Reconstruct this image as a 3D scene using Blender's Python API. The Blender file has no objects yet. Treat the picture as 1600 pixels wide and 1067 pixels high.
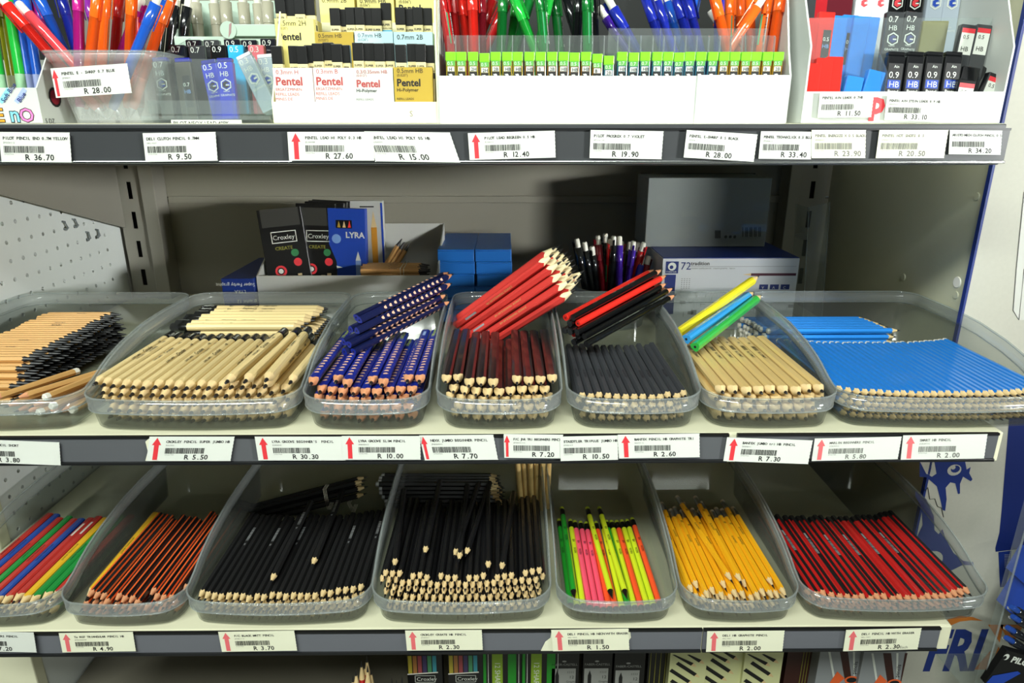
import bpy, bmesh, math, random
from mathutils import Vector, Matrix
R = random.Random(7)
PI = math.pi
scene = bpy.context.scene
COL = scene.collection

# ---------------------------------------------------------------- camera
FPX, PITCH, YAW, ROLL = 1060.0, math.radians(17.9), math.radians(0.5), math.radians(0.0)
EYE = Vector((0, 0, 1.45))
cam_data = bpy.data.cameras.new('camera')
cam_data.sensor_width = 36.0
cam_data.lens = FPX / 1600 * 36.0
cam_data.clip_start = 0.02
camera = bpy.data.objects.new('camera', cam_data)
COL.objects.link(camera)
CAM_ROT = Matrix.Rotation(-YAW, 3, 'Z') @ Matrix.Rotation(PI / 2 - PITCH, 3, 'X') @ Matrix.Rotation(ROLL, 3, 'Z')
camera.matrix_world = Matrix.Translation(EYE) @ CAM_ROT.to_4x4()
scene.camera = camera

# ---------------------------------------------------------------- light
world = bpy.data.worlds.new('shop_air')
scene.world = world
world.use_nodes = True
bg = world.node_tree.nodes['Background']
bg.inputs[0].default_value = (0.80, 0.95, 0.88, 1)
bg.inputs[1].default_value = 0.032


def tube_light(name, loc, size, power, color=(0.93, 1.0, 0.93), aim=(0, 0.9, 1.2)):
    l = bpy.data.lights.new(name, 'AREA')
    l.shape = 'RECTANGLE'
    l.size, l.size_y = size
    l.energy = power
    l.color = color
    o = bpy.data.objects.new(name, l)
    o.location = loc
    d = Vector(aim) - Vector(loc)
    o.rotation_euler = d.to_track_quat('-Z', 'Y').to_euler()
    COL.objects.link(o)
    return o


tube_light('ceiling_tube', (-0.75, -1.2, 3.1), (2.4, 0.12), 100)
tube_light('ceiling_tube', (0.9, -2.9, 2.9), (1.6, 0.2), 9)
side = tube_light('low_side_light', (2.7, -1.3, 1.62), (0.5, 0.22), 2.5, (0.97, 1.0, 0.97), (-0.22, 1.1, 1.44))  # added light standing for an unseen bright area low at right
side.data.spread = math.radians(26)  # beam narrowed so the lower shelf row stays dark
scene.view_settings.view_transform = 'Standard'
scene.view_settings.look = 'None'
scene.view_settings.gamma = 1.0
scene.view_settings.use_curve_mapping = False
scene.view_settings.exposure = 0.31
scene.cycles.transparent_max_bounces = 40
scene.cycles.max_bounces = 8
scene.cycles.diffuse_bounces = 4
scene.cycles.glossy_bounces = 3


# ---------------------------------------------------------------- helpers
def at(px, py, X=None, Y=None, Z=None):
    """the point of a real plane (X, Y or Z fixed) seen at a pixel of the 1600x1067 photograph"""
    d = CAM_ROT @ Vector(((px - 800) / FPX, (533.5 - py) / FPX, -1))
    if X is not None:
        t = (X - EYE.x) / d.x
    elif Y is not None:
        t = (Y - EYE.y) / d.y
    else:
        t = (Z - EYE.z) / d.z
    return EYE + d * t


def lin(c):
    if isinstance(c, str):
        c = c.lstrip('#')
        c = [int(c[i:i + 2], 16) / 255 for i in (0, 2, 4)]
        c = [x / 12.92 if x <= 0.04045 else ((x + 0.055) / 1.055) ** 2.4 for x in c]
    return (c[0], c[1], c[2], 1)


MATS = {}


def mat(name, color, rough=0.5, metal=0.0, noise=0.0, scale=60.0, bump=0.0, coat=0.0, spec=0.5, stretch=None):
    if name in MATS:
        return MATS[name]
    m = bpy.data.materials.new(name)
    m.use_nodes = True
    nt = m.node_tree
    b = nt.nodes['Principled BSDF']
    b.inputs['Base Color'].default_value = lin(color)
    b.inputs['Roughness'].default_value = rough
    b.inputs['Metallic'].default_value = metal
    b.inputs['Coat Weight'].default_value = coat
    b.inputs['Specular IOR Level'].default_value = spec
    if noise or bump:
        tc = nt.nodes.new('ShaderNodeTexCoord')
        n = nt.nodes.new('ShaderNodeTexNoise')
        n.inputs['Scale'].default_value = scale
        n.inputs['Detail'].default_value = 4
        src = tc.outputs['Object']
        if stretch:
            mp = nt.nodes.new('ShaderNodeMapping')
            mp.inputs['Scale'].default_value = stretch
            nt.links.new(src, mp.inputs['Vector'])
            src = mp.outputs['Vector']
        nt.links.new(src, n.inputs['Vector'])
        if noise:
            mx = nt.nodes.new('ShaderNodeMix')
            mx.data_type = 'RGBA'
            c = lin(color)
            mx.inputs['A'].default_value = tuple(max(0, x * (1 - noise)) for x in c[:3]) + (1,)
            mx.inputs['B'].default_value = tuple(min(1, x * (1 + noise)) for x in c[:3]) + (1,)
            nt.links.new(n.outputs['Fac'], mx.inputs['Factor'])
            nt.links.new(mx.outputs['Result'], b.inputs['Base Color'])
        if bump:
            bp = nt.nodes.new('ShaderNodeBump')
            bp.inputs['Strength'].default_value = bump
            bp.inputs['Distance'].default_value = 0.001
            nt.links.new(n.outputs['Fac'], bp.inputs['Height'])
            nt.links.new(bp.outputs['Normal'], b.inputs['Normal'])
    MATS[name] = m
    return m


def clear(name, tint=(0.95, 0.97, 0.96), milk=0.06, gloss=1.0, rough=0.06, milkcol=(0.8, 0.83, 0.82)):
    """clear plastic: see-through, with fresnel reflection and a little milky scatter"""
    if name in MATS:
        return MATS[name]
    m = bpy.data.materials.new(name)
    m.use_nodes = True
    nt = m.node_tree
    nt.nodes.clear()
    out = nt.nodes.new('ShaderNodeOutputMaterial')
    tr = nt.nodes.new('ShaderNodeBsdfTransparent')
    tr.inputs[0].default_value = lin(tint)
    df = nt.nodes.new('ShaderNodeBsdfDiffuse')
    df.inputs[0].default_value = lin(milkcol)
    gl = nt.nodes.new('ShaderNodeBsdfGlossy')
    gl.inputs['Roughness'].default_value = rough
    m1 = nt.nodes.new('ShaderNodeMixShader')
    m1.inputs[0].default_value = milk
    lw = nt.nodes.new('ShaderNodeLayerWeight')
    lw.inputs['Blend'].default_value = 0.5
    pw = nt.nodes.new('ShaderNodeMath')
    pw.operation = 'POWER'
    pw.inputs[1].default_value = 4.0
    fr = nt.nodes.new('ShaderNodeMath')
    fr.operation = 'MULTIPLY_ADD'
    fr.inputs[1].default_value = 0.5 * gloss
    fr.inputs[2].default_value = 0.035 * gloss
    nt.links.new(lw.outputs['Facing'], pw.inputs[0])
    nt.links.new(pw.outputs[0], fr.inputs[0])
    m2 = nt.nodes.new('ShaderNodeMixShader')
    nt.links.new(tr.outputs[0], m1.inputs[1])
    nt.links.new(df.outputs[0], m1.inputs[2])
    nt.links.new(fr.outputs[0], m2.inputs[0])
    nt.links.new(m1.outputs[0], m2.inputs[1])
    nt.links.new(gl.outputs[0], m2.inputs[2])
    nt.links.new(m2.outputs[0], out.inputs[0])
    MATS[name] = m
    return m


ORIGIN = {}
LABELS = {}


def thing(name, label, cat, loc=(0, 0, 0), group=None):
    o = bpy.data.objects.new(name, None)
    o.empty_display_size = 0.02
    COL.objects.link(o)
    o.location = loc
    ORIGIN[o.name] = Vector(loc)
    return tag(o, label, cat, group)


def tag(o, label, cat, group=None):
    o['label'] = label
    o['category'] = cat
    if group:
        o['group'] = group
    if label in LABELS:
        print('SAME LABEL', label)
    LABELS[label] = o.name
    return o


class MB:
    """collects shapes (in world space, or a copy's own space) and links them as ONE mesh object"""

    def __init__(self):
        self.v, self.f, self.m, self.s = [], [], [], []
        self.mats = []

    def mi(self, m):
        if m not in self.mats:
            self.mats.append(m)
        return self.mats.index(m)

    def add(self, verts, faces, m, smooth=False):
        n = len(self.v)
        self.v += [tuple(p) for p in verts]
        i = self.mi(m)
        for f in faces:
            self.f.append([n + k for k in f])
            self.m.append(i)
            self.s.append(smooth)

    def quad(self, a, b, c, d, m):
        self.add([a, b, c, d], [(0, 1, 2, 3)], m)

    def hexa(self, p, m):
        """8 points: bottom ring 0-3, top ring 4-7"""
        self.add(p, [(3, 2, 1, 0), (4, 5, 6, 7), (0, 1, 5, 4), (1, 2, 6, 5), (2, 3, 7, 6), (3, 0, 4, 7)], m)

    def box(self, lo, hi, m, bev=0.0, T=None):
        lo, hi = Vector(lo), Vector(hi)
        if bev <= 0:
            p = [(lo.x, lo.y, lo.z), (hi.x, lo.y, lo.z), (hi.x, hi.y, lo.z), (lo.x, hi.y, lo.z),
                 (lo.x, lo.y, hi.z), (hi.x, lo.y, hi.z), (hi.x, hi.y, hi.z), (lo.x, hi.y, hi.z)]
            if T:
                p = [T @ Vector(q) for q in p]
            self.hexa(p, m)
            return
        bm = bmesh.new()
        bmesh.ops.create_cube(bm, size=1.0)
        c, s = (lo + hi) / 2, hi - lo
        for v in bm.verts:
            v.co = Vector((v.co.x * s.x, v.co.y * s.y, v.co.z * s.z)) + c
        bmesh.ops.bevel(bm, geom=bm.edges[:], offset=bev, segments=2, affect='EDGES', profile=0.5)
        bm.verts.ensure_lookup_table()
        vs = [T @ v.co if T else v.co.copy() for v in bm.verts]
        self.add(vs, [[v.index for v in f.verts] for f in bm.faces], m)
        bm.free()

    def prism(self, pts, vec, m):
        """closed outline (3D points) pushed along vec"""
        n = len(pts)
        vec = Vector(vec)
        vs = [Vector(p) for p in pts] + [Vector(p) + vec for p in pts]
        fs = [list(range(n))[::-1], list(range(n, 2 * n))]
        fs += [(i, (i + 1) % n, n + (i + 1) % n, n + i) for i in range(n)]
        self.add(vs, fs, m)

    def loft(self, rings, m, cap0=False, cap1=False, smooth=True):
        n = len(rings[0])
        vs = [p for r in rings for p in r]
        fs = []
        for k in range(len(rings) - 1):
            for i in range(n):
                j = (i + 1) % n
                fs.append((k * n + i, k * n + j, (k + 1) * n + j, (k + 1) * n + i))
        self.add(vs, fs, m, smooth)
        if cap0:
            self.add(rings[0], [list(range(n))[::-1]], m)
        if cap1:
            self.add(rings[-1], [list(range(n))], m)

    def tube(self, pts, r, m, n=6, closed=False):
        pts = [Vector(p) for p in pts]
        rings = []
        for i, p in enumerate(pts):
            a = pts[i - 1] if i or closed else p
            b = pts[(i + 1) % len(pts)] if i < len(pts) - 1 or closed else p
            t = (b - a).normalized()
            u = t.cross(Vector((0, 0, 1)))
            u = u.normalized() if u.length > 1e-5 else Vector((1, 0, 0))
            w = t.cross(u)
            rings.append([p + (u * math.cos(2 * PI * k / n) + w * math.sin(2 * PI * k / n)) * r for k in range(n)])
        if closed:
            rings.append(rings[0])
        self.loft(rings, m, not closed, not closed)

    def lathe(self, prof, m, n=12, cap0=True, cap1=True, cx=0.0, cz=0.0):
        """profile of (y, radius) about the local Y axis"""
        rings = [[Vector((cx + r * math.cos(2 * PI * k / n), y, cz - r * math.sin(2 * PI * k / n))) for k in range(n)] for y, r in prof]
        self.loft(rings, m, cap0, cap1)

    def text(self, s, o, ux, uy, size, m, align='l', adv=None, bold=0.0, width=None, shear=0.0):
        """flat lettering; o is the base line's start, ux and uy its axes"""
        o, ux, uy = Vector(o), Vector(ux).normalized(), Vector(uy).normalized()
        if adv:
            items, x = [], 0.0
            for ch in s:
                if ch != ' ':
                    g, w = glyphs(ch, bold)
                    items.append((g, x + (adv / size - w) / 2))
                x += adv / size
        else:
            g, x = glyphs(s, bold)
            items = [(g, 0.0)]
        k = (width / (x * size)) if width else 1.0
        off = {'l': 0, 'c': -x / 2, 'r': -x}[align]
        for (vs, fs), dx in items:
            self.add([o + ux * ((px + dx + off + py * shear) * size * k) + uy * (py * size) for px, py in vs], fs, m)

    def build(self, name, parent=None, T=None):
        me = bpy.data.meshes.new(name)
        o0 = Vector((0, 0, 0))
        if parent is not None:
            o0 = ORIGIN.get(parent.name, o0)
        me.from_pydata([(Vector(p) if T is None else T @ Vector(p)) - o0 for p in self.v], [], self.f)
        for m in self.mats:
            me.materials.append(m)
        me.polygons.foreach_set('material_index', self.m)
        me.polygons.foreach_set('use_smooth', self.s)
        me.update()
        o = bpy.data.objects.new(name, me)
        COL.objects.link(o)
        if parent is not None:
            o.parent = parent
        ORIGIN[o.name] = o0
        return o

    def mesh(self, name):
        me = bpy.data.meshes.new(name)
        me.from_pydata([tuple(p) for p in self.v], [], self.f)
        for m in self.mats:
            me.materials.append(m)
        me.polygons.foreach_set('material_index', self.m)
        me.polygons.foreach_set('use_smooth', self.s)
        me.update()
        return me


GLYPH = {}


def glyphs(s, bold=0.0):
    key = (s, bold)
    if key not in GLYPH:
        cu = bpy.data.curves.new('lettering', 'FONT')
        cu.body = s
        cu.size = 1.0
        cu.resolution_u = 2
        cu.offset = bold
        ob = bpy.data.objects.new('lettering', cu)
        me = ob.to_mesh()
        vs = [(v.co.x, v.co.y) for v in me.vertices]
        fs = [list(p.vertices) for p in me.polygons]
        ob.to_mesh_clear()
        bpy.data.objects.remove(ob)
        bpy.data.curves.remove(cu)
        w = max([p[0] for p in vs], default=0.3)
        GLYPH[key] = ((vs, fs), w)
    return GLYPH[key]


def disc(mb, c, ux, uy, rx, ry, m, n=14, a0=0.0, a1=2 * PI):
    c, ux, uy = Vector(c), Vector(ux), Vector(uy)
    pts = [c + ux * (rx * math.cos(a0 + (a1 - a0) * k / n)) + uy * (ry * math.sin(a0 + (a1 - a0) * k / n)) for k in range(n if a1 - a0 > 6.28 else n + 1)]
    mb.add(pts, [list(range(len(pts)))], m)


def poly(mb, pts, m):
    """flat outline, filled with triangles (may be concave)"""
    from mathutils.geometry import tessellate_polygon
    pts = [Vector(p) for p in pts]
    mb.add(pts, [tuple(t) for t in tessellate_polygon([pts])], m)


ONES = 'zeroth first second third fourth fifth sixth seventh eighth ninth tenth eleventh twelfth thirteenth fourteenth fifteenth sixteenth seventeenth eighteenth nineteenth'.split()
TENS = {2: 'twent', 3: 'thirt', 4: 'fort', 5: 'fift'}


def nth(i):
    if i < 20:
        return ONES[i]
    t, u = divmod(i, 10)
    return TENS[t] + 'ieth' if u == 0 else TENS[t] + 'y-' + ONES[u]


def structure(name, mb):
    o = mb.build(name)
    o['kind'] = 'structure'
    return o


UX, UY, UZ = Vector((1, 0, 0)), Vector((0, 1, 0)), Vector((0, 0, 1))

# ---------------------------------------------------------------- materials
m_cream = mat('cream_enamel', '#dcdabd', 0.35, noise=0.05, scale=14, bump=0.05)
m_grey = mat('grey_enamel', '#8f8c82', 0.45, noise=0.06, scale=9, bump=0.05)
m_panel = mat('back_panel_enamel', '#8d897c', 0.5, noise=0.08, scale=5)
m_peg = mat('pegboard_enamel', '#dfe4e1', 0.4, noise=0.04, scale=10)
m_right = mat('cream_panel', '#c4c3a8', 0.45, noise=0.06, scale=7, bump=0.05)
m_black = mat('black_gap', '#060606', 0.8)
m_strip = mat('strip_grey', '#55575a', 0.4, noise=0.05, scale=20)
m_strip_top = mat('strip_dark_reflection', '#37393b', 0.4, noise=0.05, scale=20)  # strip grey darkened: the top rail's dark reflection is put into the colour
m_strip_low = mat('strip_pale_grey', '#62646a', 0.4, noise=0.05, scale=20)
m_chrome = mat('bright_metal', '#e4e8e6', 0.22, 1.0)
m_darkedge = mat('strip_black_edge', '#141516', 0.35)
m_card = mat('label_card', '#d6d9d0', 0.55, noise=0.02, scale=30)
m_oldcard = mat('yellowed_label_card', '#e2e2c8', 0.55, noise=0.03, scale=30)
m_ink = mat('black_ink', '#161616', 0.6)
m_fade = mat('faded_ink', '#6b6b66', 0.6)
m_red = mat('arrow_red', '#d8343c', 0.5)
m_pink = mat('faded_arrow_red', '#e0686c', 0.5)
m_white = mat('white_card', '#c6cbc5', 0.5, noise=0.015, scale=20)
m_creamcard = mat('cream_card', '#efecc4', 0.5, noise=0.02, scale=20)
m_clear = clear('clear_bin_plastic', (0.77, 0.785, 0.775), 0.02, 0.6, 0.12)
m_skirt = clear('bin_skirt_plastic', (0.84, 0.86, 0.855), 0.12, 1.1, 0.09)
m_rim = clear('bin_rim_plastic', (0.80, 0.84, 0.84), 0.14, 1.2)
m_frost = clear('frosted_tub_plastic', (0.90, 0.92, 0.92), 0.22, 0.8, 0.2)
m_acryl = clear('acrylic', (0.93, 0.96, 0.95), 0.05, 1.0, 0.04)
m_film = clear('shrink_film', (0.97, 0.98, 0.98), 0.05, 1.6, 0.12)
m_wood = mat('pale_wood', '#d9bd84', 0.55, noise=0.12, scale=90, stretch=(1, 0.12, 1))
m_tipwood = mat('sharpened_wood', '#d8bd8a', 0.65, noise=0.08, scale=300)
m_tippink = mat('reddish_sharpened_wood', '#cf8f66', 0.65, noise=0.08, scale=300)
m_lead = mat('graphite', '#1c1c1e', 0.4)
m_navy = mat('navy_print', '#16296e', 0.5)
m_silver = mat('silver_foil', '#c9ccd0', 0.3, 0.6)
# ---------------------------------------------------------------- setting
YT, YM = 0.7055, 0.6225            # fronts of the top shelf and of the two lower shelves
YB = 1.225                         # back panel
XL, XR = -0.675, 0.575             # pegboard side and cream side panel
ZT, ZM, ZL, ZF = 1.449, 1.1495, 0.9095, 0.62   # shelf decks

mb = MB()
mb.box((-1.6, -4, -0.02), (1.8, 1.6, 0), mat('floor_tile', '#8a8a84', 0.4, noise=0.05, scale=3))
structure('floor', mb)

mb = MB()
zs = [0.3, at(500, 307, Y=YB).z, 1.95]
mb.box((XL - 0.02, YB, zs[0]), (XR + 0.04, YB + 0.015, zs[1] - 0.004), m_panel)
mb.box((XL - 0.02, YB, zs[1]), (XR + 0.04, YB + 0.015, zs[2]), m_panel)
mb.box((XL + 0.08, YB - 0.006, zs[1] - 0.011), (XR - 0.07, YB + 0.01, zs[1] + 0.001), m_panel, 0.001)
structure('wall_back', mb)

# pegboard side: a sheet with real round holes over a dark hollow
mb = MB()
P = 0.0253
y0, y1, z0, z1 = 0.80, 1.195, 0.70, 1.42
h0 = at(3.5, 349.7, X=XL)
ya = y0 + ((h0.y - P / 2 - y0) % P)
za = z0 + ((h0.z - P / 2 - z0) % P)
ny, nz = int((y1 - ya - 0.03) / P), int((z1 - za) / P)
r = 0.0031
for i in range(ny):
    for k in range(nz):
        cy, cz = ya + (i + 0.5) * P, za + (k + 0.5) * P
        sq = []
        for a in range(8):
            t = PI / 8 + a * PI / 4
            q = max(abs(math.cos(t)), abs(math.sin(t)))
            sq.append((XL, cy + math.cos(t) / q * P / 2 if a % 2 == 9 else cy + (P / 2) * max(-1, min(1, math.cos(t) / q)), cz + (P / 2) * max(-1, min(1, math.sin(t) / q))))
        cor = [(XL, cy + sx * P / 2, cz + sz * P / 2) for sx, sz in ((1, 1), (-1, 1), (-1, -1), (1, -1))]
        hole = [(XL, cy + r * math.cos(PI / 8 + a * PI / 4), cz + r * math.sin(PI / 8 + a * PI / 4)) for a in range(8)]
        deep = [(XL - 0.004, p[1], p[2]) for p in hole]
        # corners lie between outline points 0|1, 2|3, 4|5, 6|7
        fs = []
        for a in range(8):
            b = (a + 1) % 8
            if a % 2 == 0:
                fs.append((8 + a, a, 16 + a // 2, b, 8 + b))
            else:
                fs.append((8 + a, a, b, 8 + b))
        mb.add(sq + hole + cor, fs, m_peg)
        mb.add(hole + deep, [(a, (a + 1) % 8, 8 + (a + 1) % 8, 8 + a) for a in range(8)], m_peg)
yb, zb = ya + ny * P, za + nz * P
for lo, hi in (((y0, z0), (ya, z1)), ((yb, z0), (y1, z1)), ((ya, z0), (yb, za)), ((ya, zb), (yb, z1))):
    mb.quad((XL, lo[0], lo[1]), (XL, hi[0], lo[1]), (XL, hi[0], hi[1]), (XL, lo[0], hi[1]), m_peg)
mb.box((XL - 0.03, y0, z0), (XL - 0.012, y1, z1), m_black)
mb.box((XL - 0.03, y0, 0.1), (XL, y1, z0), m_peg)
structure('wall_left', mb)
mb = MB()
mb.box((XL - 0.07, y0 - 0.02, 0.1), (XL + 0.002, y0, 1.9), m_cream, 0.002)
structure('trim_1', mb)

mb = MB()
mb.box((XR, 0.822, 0.1), (XR + 0.02, YB, 1.95), m_right)
structure('wall_right', mb)


def upright(n, xa, xb, xc, zlist):
    """slotted steel post: a slotted strip xa..xb, a raised flange xb..xc"""
    mb = MB()
    yf = YB - 0.035
    if xc > xb:
        s0, s1 = xa, xb
    else:
        s0, s1 = xb, xa
    mid = (s0 + s1) / 2
    mb.box((s0, yf, 0.1), (mid - 0.004, yf + 0.002, 1.95), m_grey)
    mb.box((mid + 0.004, yf, 0.1), (s1, yf + 0.002, 1.95), m_grey)
    z = 0.1
    for zz in zlist:
        mb.box((mid - 0.004, yf, z), (mid + 0.004, yf + 0.002, zz - 0.0145), m_grey)
        z = zz + 0.0145
    mb.box((mid - 0.004, yf, z), (mid + 0.004, yf + 0.002, 1.95), m_grey)
    mb.box((s0, yf + 0.012, 0.1), (s1, yf + 0.016, 1.95), m_black)
    f0, f1 = sorted((xb, xc))
    mb.box((f0, yf - 0.008, 0.1), (f1, YB, 1.95), m_grey, 0.0015)
    structure(n, mb)


sl = [at(222, 344, Y=1.19).z + k * 0.0505 for k in range(-16, 14)]
upright('trim_2', -0.667, -0.622, -0.598, sl)
upright('trim_3', 0.553, 0.505, 0.485, sl)


# ---------------------------------------------------------------- shelves
def bracket(mb, X, yf, z):
    pts = [(X, yf + 0.02, z), (X, yf + 0.02, z - 0.035), (X, yf + 0.2, z - 0.06), (X, YB - 0.04, z - 0.145), (X, YB - 0.04, z)]
    mb.prism(pts, (0.003, 0, 0), m_grey)


def shelf(label, yf, zd, x0, x1, strips, bright, zs0, zs1, m_strip):
    o = thing('display_shelf', label, 'shelf', (0, yf, zd))
    mb = MB()
    mb.box((x0, yf + 0.004, zd - 0.028), (x1, YB - 0.005, zd), m_cream, 0.0015)
    mb.box((x0, yf + 0.0028, zs1 - 0.004), (x1, yf + 0.010, zd - 0.0005), m_strip if bright else m_cream, 0.001)
    mb.build('deck', o)
    for a, b in strips:
        mb = MB()
        mb.box((a, yf, zs1), (b, yf + 0.0025, zs0), m_strip)
        mb.box((a, yf - 0.0012, zs0 - 0.0012), (b, yf + 0.0025, zs0 + 0.0012), m_darkedge)
        s = mb.build('price_rail', o)
        mb = MB()
        mb.box((a, yf - 0.0025, zs1 - 0.0022), (b, yf + 0.0025, zs1 + (0.0006 if bright else 0.001)), m_chrome if bright else m_darkedge, 0.0006)
        mb.build('rail_lip', s)
    mb = MB()
    bracket(mb, -0.662, yf, zd - 0.028)
    mb.build('bracket', o)
    return o


zt0, zt1 = at(800, 202, Y=YT).z, at(800, 252, Y=YT).z
zm0, zm1 = at(800, 681, Y=YM).z, at(800, 720, Y=YM).z
zl0, zl1 = at(800, 986, Y=YM).z, at(800, 1017, Y=YM).z
xe = lambda px, py, Y: at(px, py, Y=Y).x
shelf('top display shelf carrying white cartons of leads and mechanical pencils', YT, ZT, -0.672, xe(1570, 225, YT), [(-0.672, xe(1574, 225, YT))], True, zt0, zt1, m_strip_top)
shelf('middle cream metal shelf holding clear bins of wood and blue pencils', YM, ZM, -0.672, xe(1566, 700, YM), [(-0.672, xe(1137, 700, YM)), (xe(1150, 700, YM), xe(1556, 700, YM))], False, zm0, zm1, m_strip)
shelf('lower cream metal shelf holding clear bins of neon and yellow pencils', YM, ZL, -0.672, xe(1486, 1000, YM), [(-0.672, xe(1096, 1000, YM)), (xe(1098, 1000, YM), xe(1466, 1000, YM))], False, zl0, zl1, m_strip_low)
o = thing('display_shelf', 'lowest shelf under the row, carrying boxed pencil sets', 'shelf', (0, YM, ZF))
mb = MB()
mb.box((-0.672, YM - 0.02, ZF - 0.03), (0.56, YB - 0.005, ZF), mat('shade_toned_enamel', '#6a665a', .5, noise=.06, scale=8), 0.0015)  # deck's shade is painted in as a darker brown-grey
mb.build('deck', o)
mb = MB()
bracket(mb, -0.662, YM, ZF - 0.03)
mb.build('bracket', o)

# ---------------------------------------------------------------- price tags
TAGN = [0]


def price_tag(tl, tr, bl, Y, title, code, price, arrow=0, old=False, label=None, back=0.0, faded=False, extra=''):
    TAGN[0] += 1
    lift = 0.0026 + 0.0007 * (TAGN[0] % 4) + back
    Yp = Y - lift
    a, b, c = at(*tl, Y=Yp), at(*tr, Y=Yp), at(*bl, Y=Yp)
    ux, uy = (b - a).normalized(), (a - c).normalized()
    n = Vector((0, -1, 0))
    w, h = (b - a).length, (a - c).length
    root = thing('price_tag', label or 'white %s price label reading %s on the %s' % (('arrow' if arrow else 'plain'), price, {YT: 'top shelf rail'}.get(Y, 'shelf rail')), 'price tag', tuple(c))
    mb = MB()
    mc = m_oldcard if old else m_card
    # the perforated right edge of the label
    pts, k = [c, c + ux * w], 14
    for i in range(1, k):
        pts.append(c + ux * (w - (0.0004 if i % 2 else 0.0)) + uy * (h * i / k))
    pts += [c + ux * w + uy * h, a]
    mb.prism(pts, n * 0.0004, mc)
    card = mb.build('card', root)
    ink = m_fade if faded else m_ink
    f = n * 0.0006
    x0 = 0.62 * h if arrow else 0.12 * h
    if arrow == 2:
        x0 = 0.36 * h
    P = lambda x, y: c + ux * x + uy * (y * h) + f
    mb = MB()
    mb.text(title, P(x0, 0.75), ux, uy, 0.135 * h, ink, adv=min(0.078 * h, (w - x0 - 0.03 * h) / max(1, len(title))), bold=0.03)
    mb.text(code, P(x0, 0.62), ux, uy, 0.075 * h, ink, adv=0.05 * h)
    mb.text('SPECTRA', P(x0, 0.24), ux, uy, 0.065 * h, m_fade, adv=0.047 * h)
    px = min(w - 0.14 * h * len(price) - 0.08 * h, x0 + 0.72 * h)
    mb.text(price, P(px, 0.07), ux, uy, 0.275 * h, ink, adv=0.14 * h, bold=0.022)
    if extra:
        mb.text(extra, P(px + 0.14 * h * len(price), 0.07), ux, uy, 0.17 * h, m_fade)
    mb.build('printing', card)
    mb = MB()
    rr = random.Random(price + title)
    x, xe_ = x0, x0 + 1.37 * h
    while x < xe_:
        bw = rr.choice((0.013, 0.02, 0.03)) * h
        q = [P(x, 0.31), P(x + bw, 0.31), P(x + bw, 0.54), P(x, 0.54)]
        mb.add(q, [(0, 1, 2, 3)], ink)
        x += bw + rr.choice((0.011, 0.014, 0.024)) * h
    mb.build('barcode', card)
    if arrow:
        mr = m_pink if faded or old else m_red
        mb = MB()
        cx, hw, sw = 0.29 * h, 0.165 * h, 0.085 * h
        if arrow == 2:
            cx, hw, sw = 0.12 * h, 0.11 * h, 0.05 * h
        pts = [(cx - sw, .05), (cx + sw, .05), (cx + sw, .66), (cx + hw, .66), (cx, .96), (cx - hw, .66), (cx - sw, .66)]
        poly(mb, [P(x, y) for x, y in pts], mr)
        mb.build('arrow', card)
    return root


def torn(pts, Y, label):
    mb = MB()
    q = [at(x, y, Y=Y - 0.0012) for x, y in pts]
    mb.prism(q, (0, 0.0006, 0), m_oldcard)
    tag(mb.build('torn_label'), label, 'label remnant')




def spoken(n):
    w = {0: 'nought', 10: 'ten', 11: 'eleven', 12: 'twelve', 13: 'thirteen', 14: 'fourteen', 15: 'fifteen', 16: 'sixteen', 17: 'seventeen', 18: 'eighteen', 19: 'nineteen'}
    one = ' one two three four five six seven eight nine'.split(' ')
    if n in w:
        return w[n]
    if n < 10:
        return one[n]
    return ('twenty', 'thirty', 'forty', 'fifty', 'sixty', 'seventy', 'eighty', 'ninety')[n // 10 - 2] + ('-' + one[n % 10] if n % 10 else '')


def L(s):
    num, rest = s[2:].split(' ', 1)
    a, b = num.rstrip(',').split('.')
    return 'price label of %s rand%s %s' % (spoken(int(a)), '' if b == '00' else ' ' + spoken(int(b)), rest)


price_tag((-2, 206), (109, 207), (3, 253), YT, 'PILOT PENCIL ENO 0.7M YELLOW', 'ZPECH112', 'R 36.70', label=L('R 36.70 on the top shelf rail'))
price_tag((223, 208), (337, 206), (228, 253), YT, 'DELI CLUTCH PENCIL 0.7MM', 'DELI007', 'R 9.50', label=L('R 9.50 on the top shelf rail'))
price_tag((449, 206), (584, 206), (452, 251), YT, 'PENTEL LEAD HI POLY 0.3 HB', 'ZLEA008', 'R 27.60', 1, label=L('R 27.60 with red arrow on the top rail'))
price_tag((569, 205), (703, 207), (587, 252), YT, 'PENTEL LEAD HI POLY 05 HB', 'ZLEA009', 'R 15.00', label=L('R 15.00 overlapping an arrow label'), back=0.001)
price_tag((731, 208), (867, 204), (734, 250), YT, 'PILOT LEAD BEGREEN 0.5 HB', 'ZLEA025', 'R 12.40', 1, label=L('R 12.40 with red arrow under the green capped leads'))
price_tag((923, 203), (1037, 205), (921, 247), YT, 'PILOT PROGREX 0.7 VIOLET', 'ZPIL615A', 'R 19.90', label=L('R 19.90 on the top shelf rail'))
price_tag((1073, 203), (1184, 210), (1068, 246), YT, 'PENTEL E-SHARP 0.5 BLACK', 'ZPEN417', 'R 28.00', label=L('R 28.00 tilted on the top shelf rail'))
price_tag((1189, 205), (1272, 206), (1185, 248), YT, 'PENTEL TECHNICLICK 0.5 BLUE', 'ZPEN425', 'R 33.40', label=L('R 33.40 on the top shelf rail'))
price_tag((1268, 203), (1353, 203), (1268, 247), YT, 'PENTEL ENERGIZE X 0.5 BLACK', 'ZPEN500', 'R 23.90', old=True, faded=True, label=L('R 23.90 in faded ink on yellowed card'))
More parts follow.
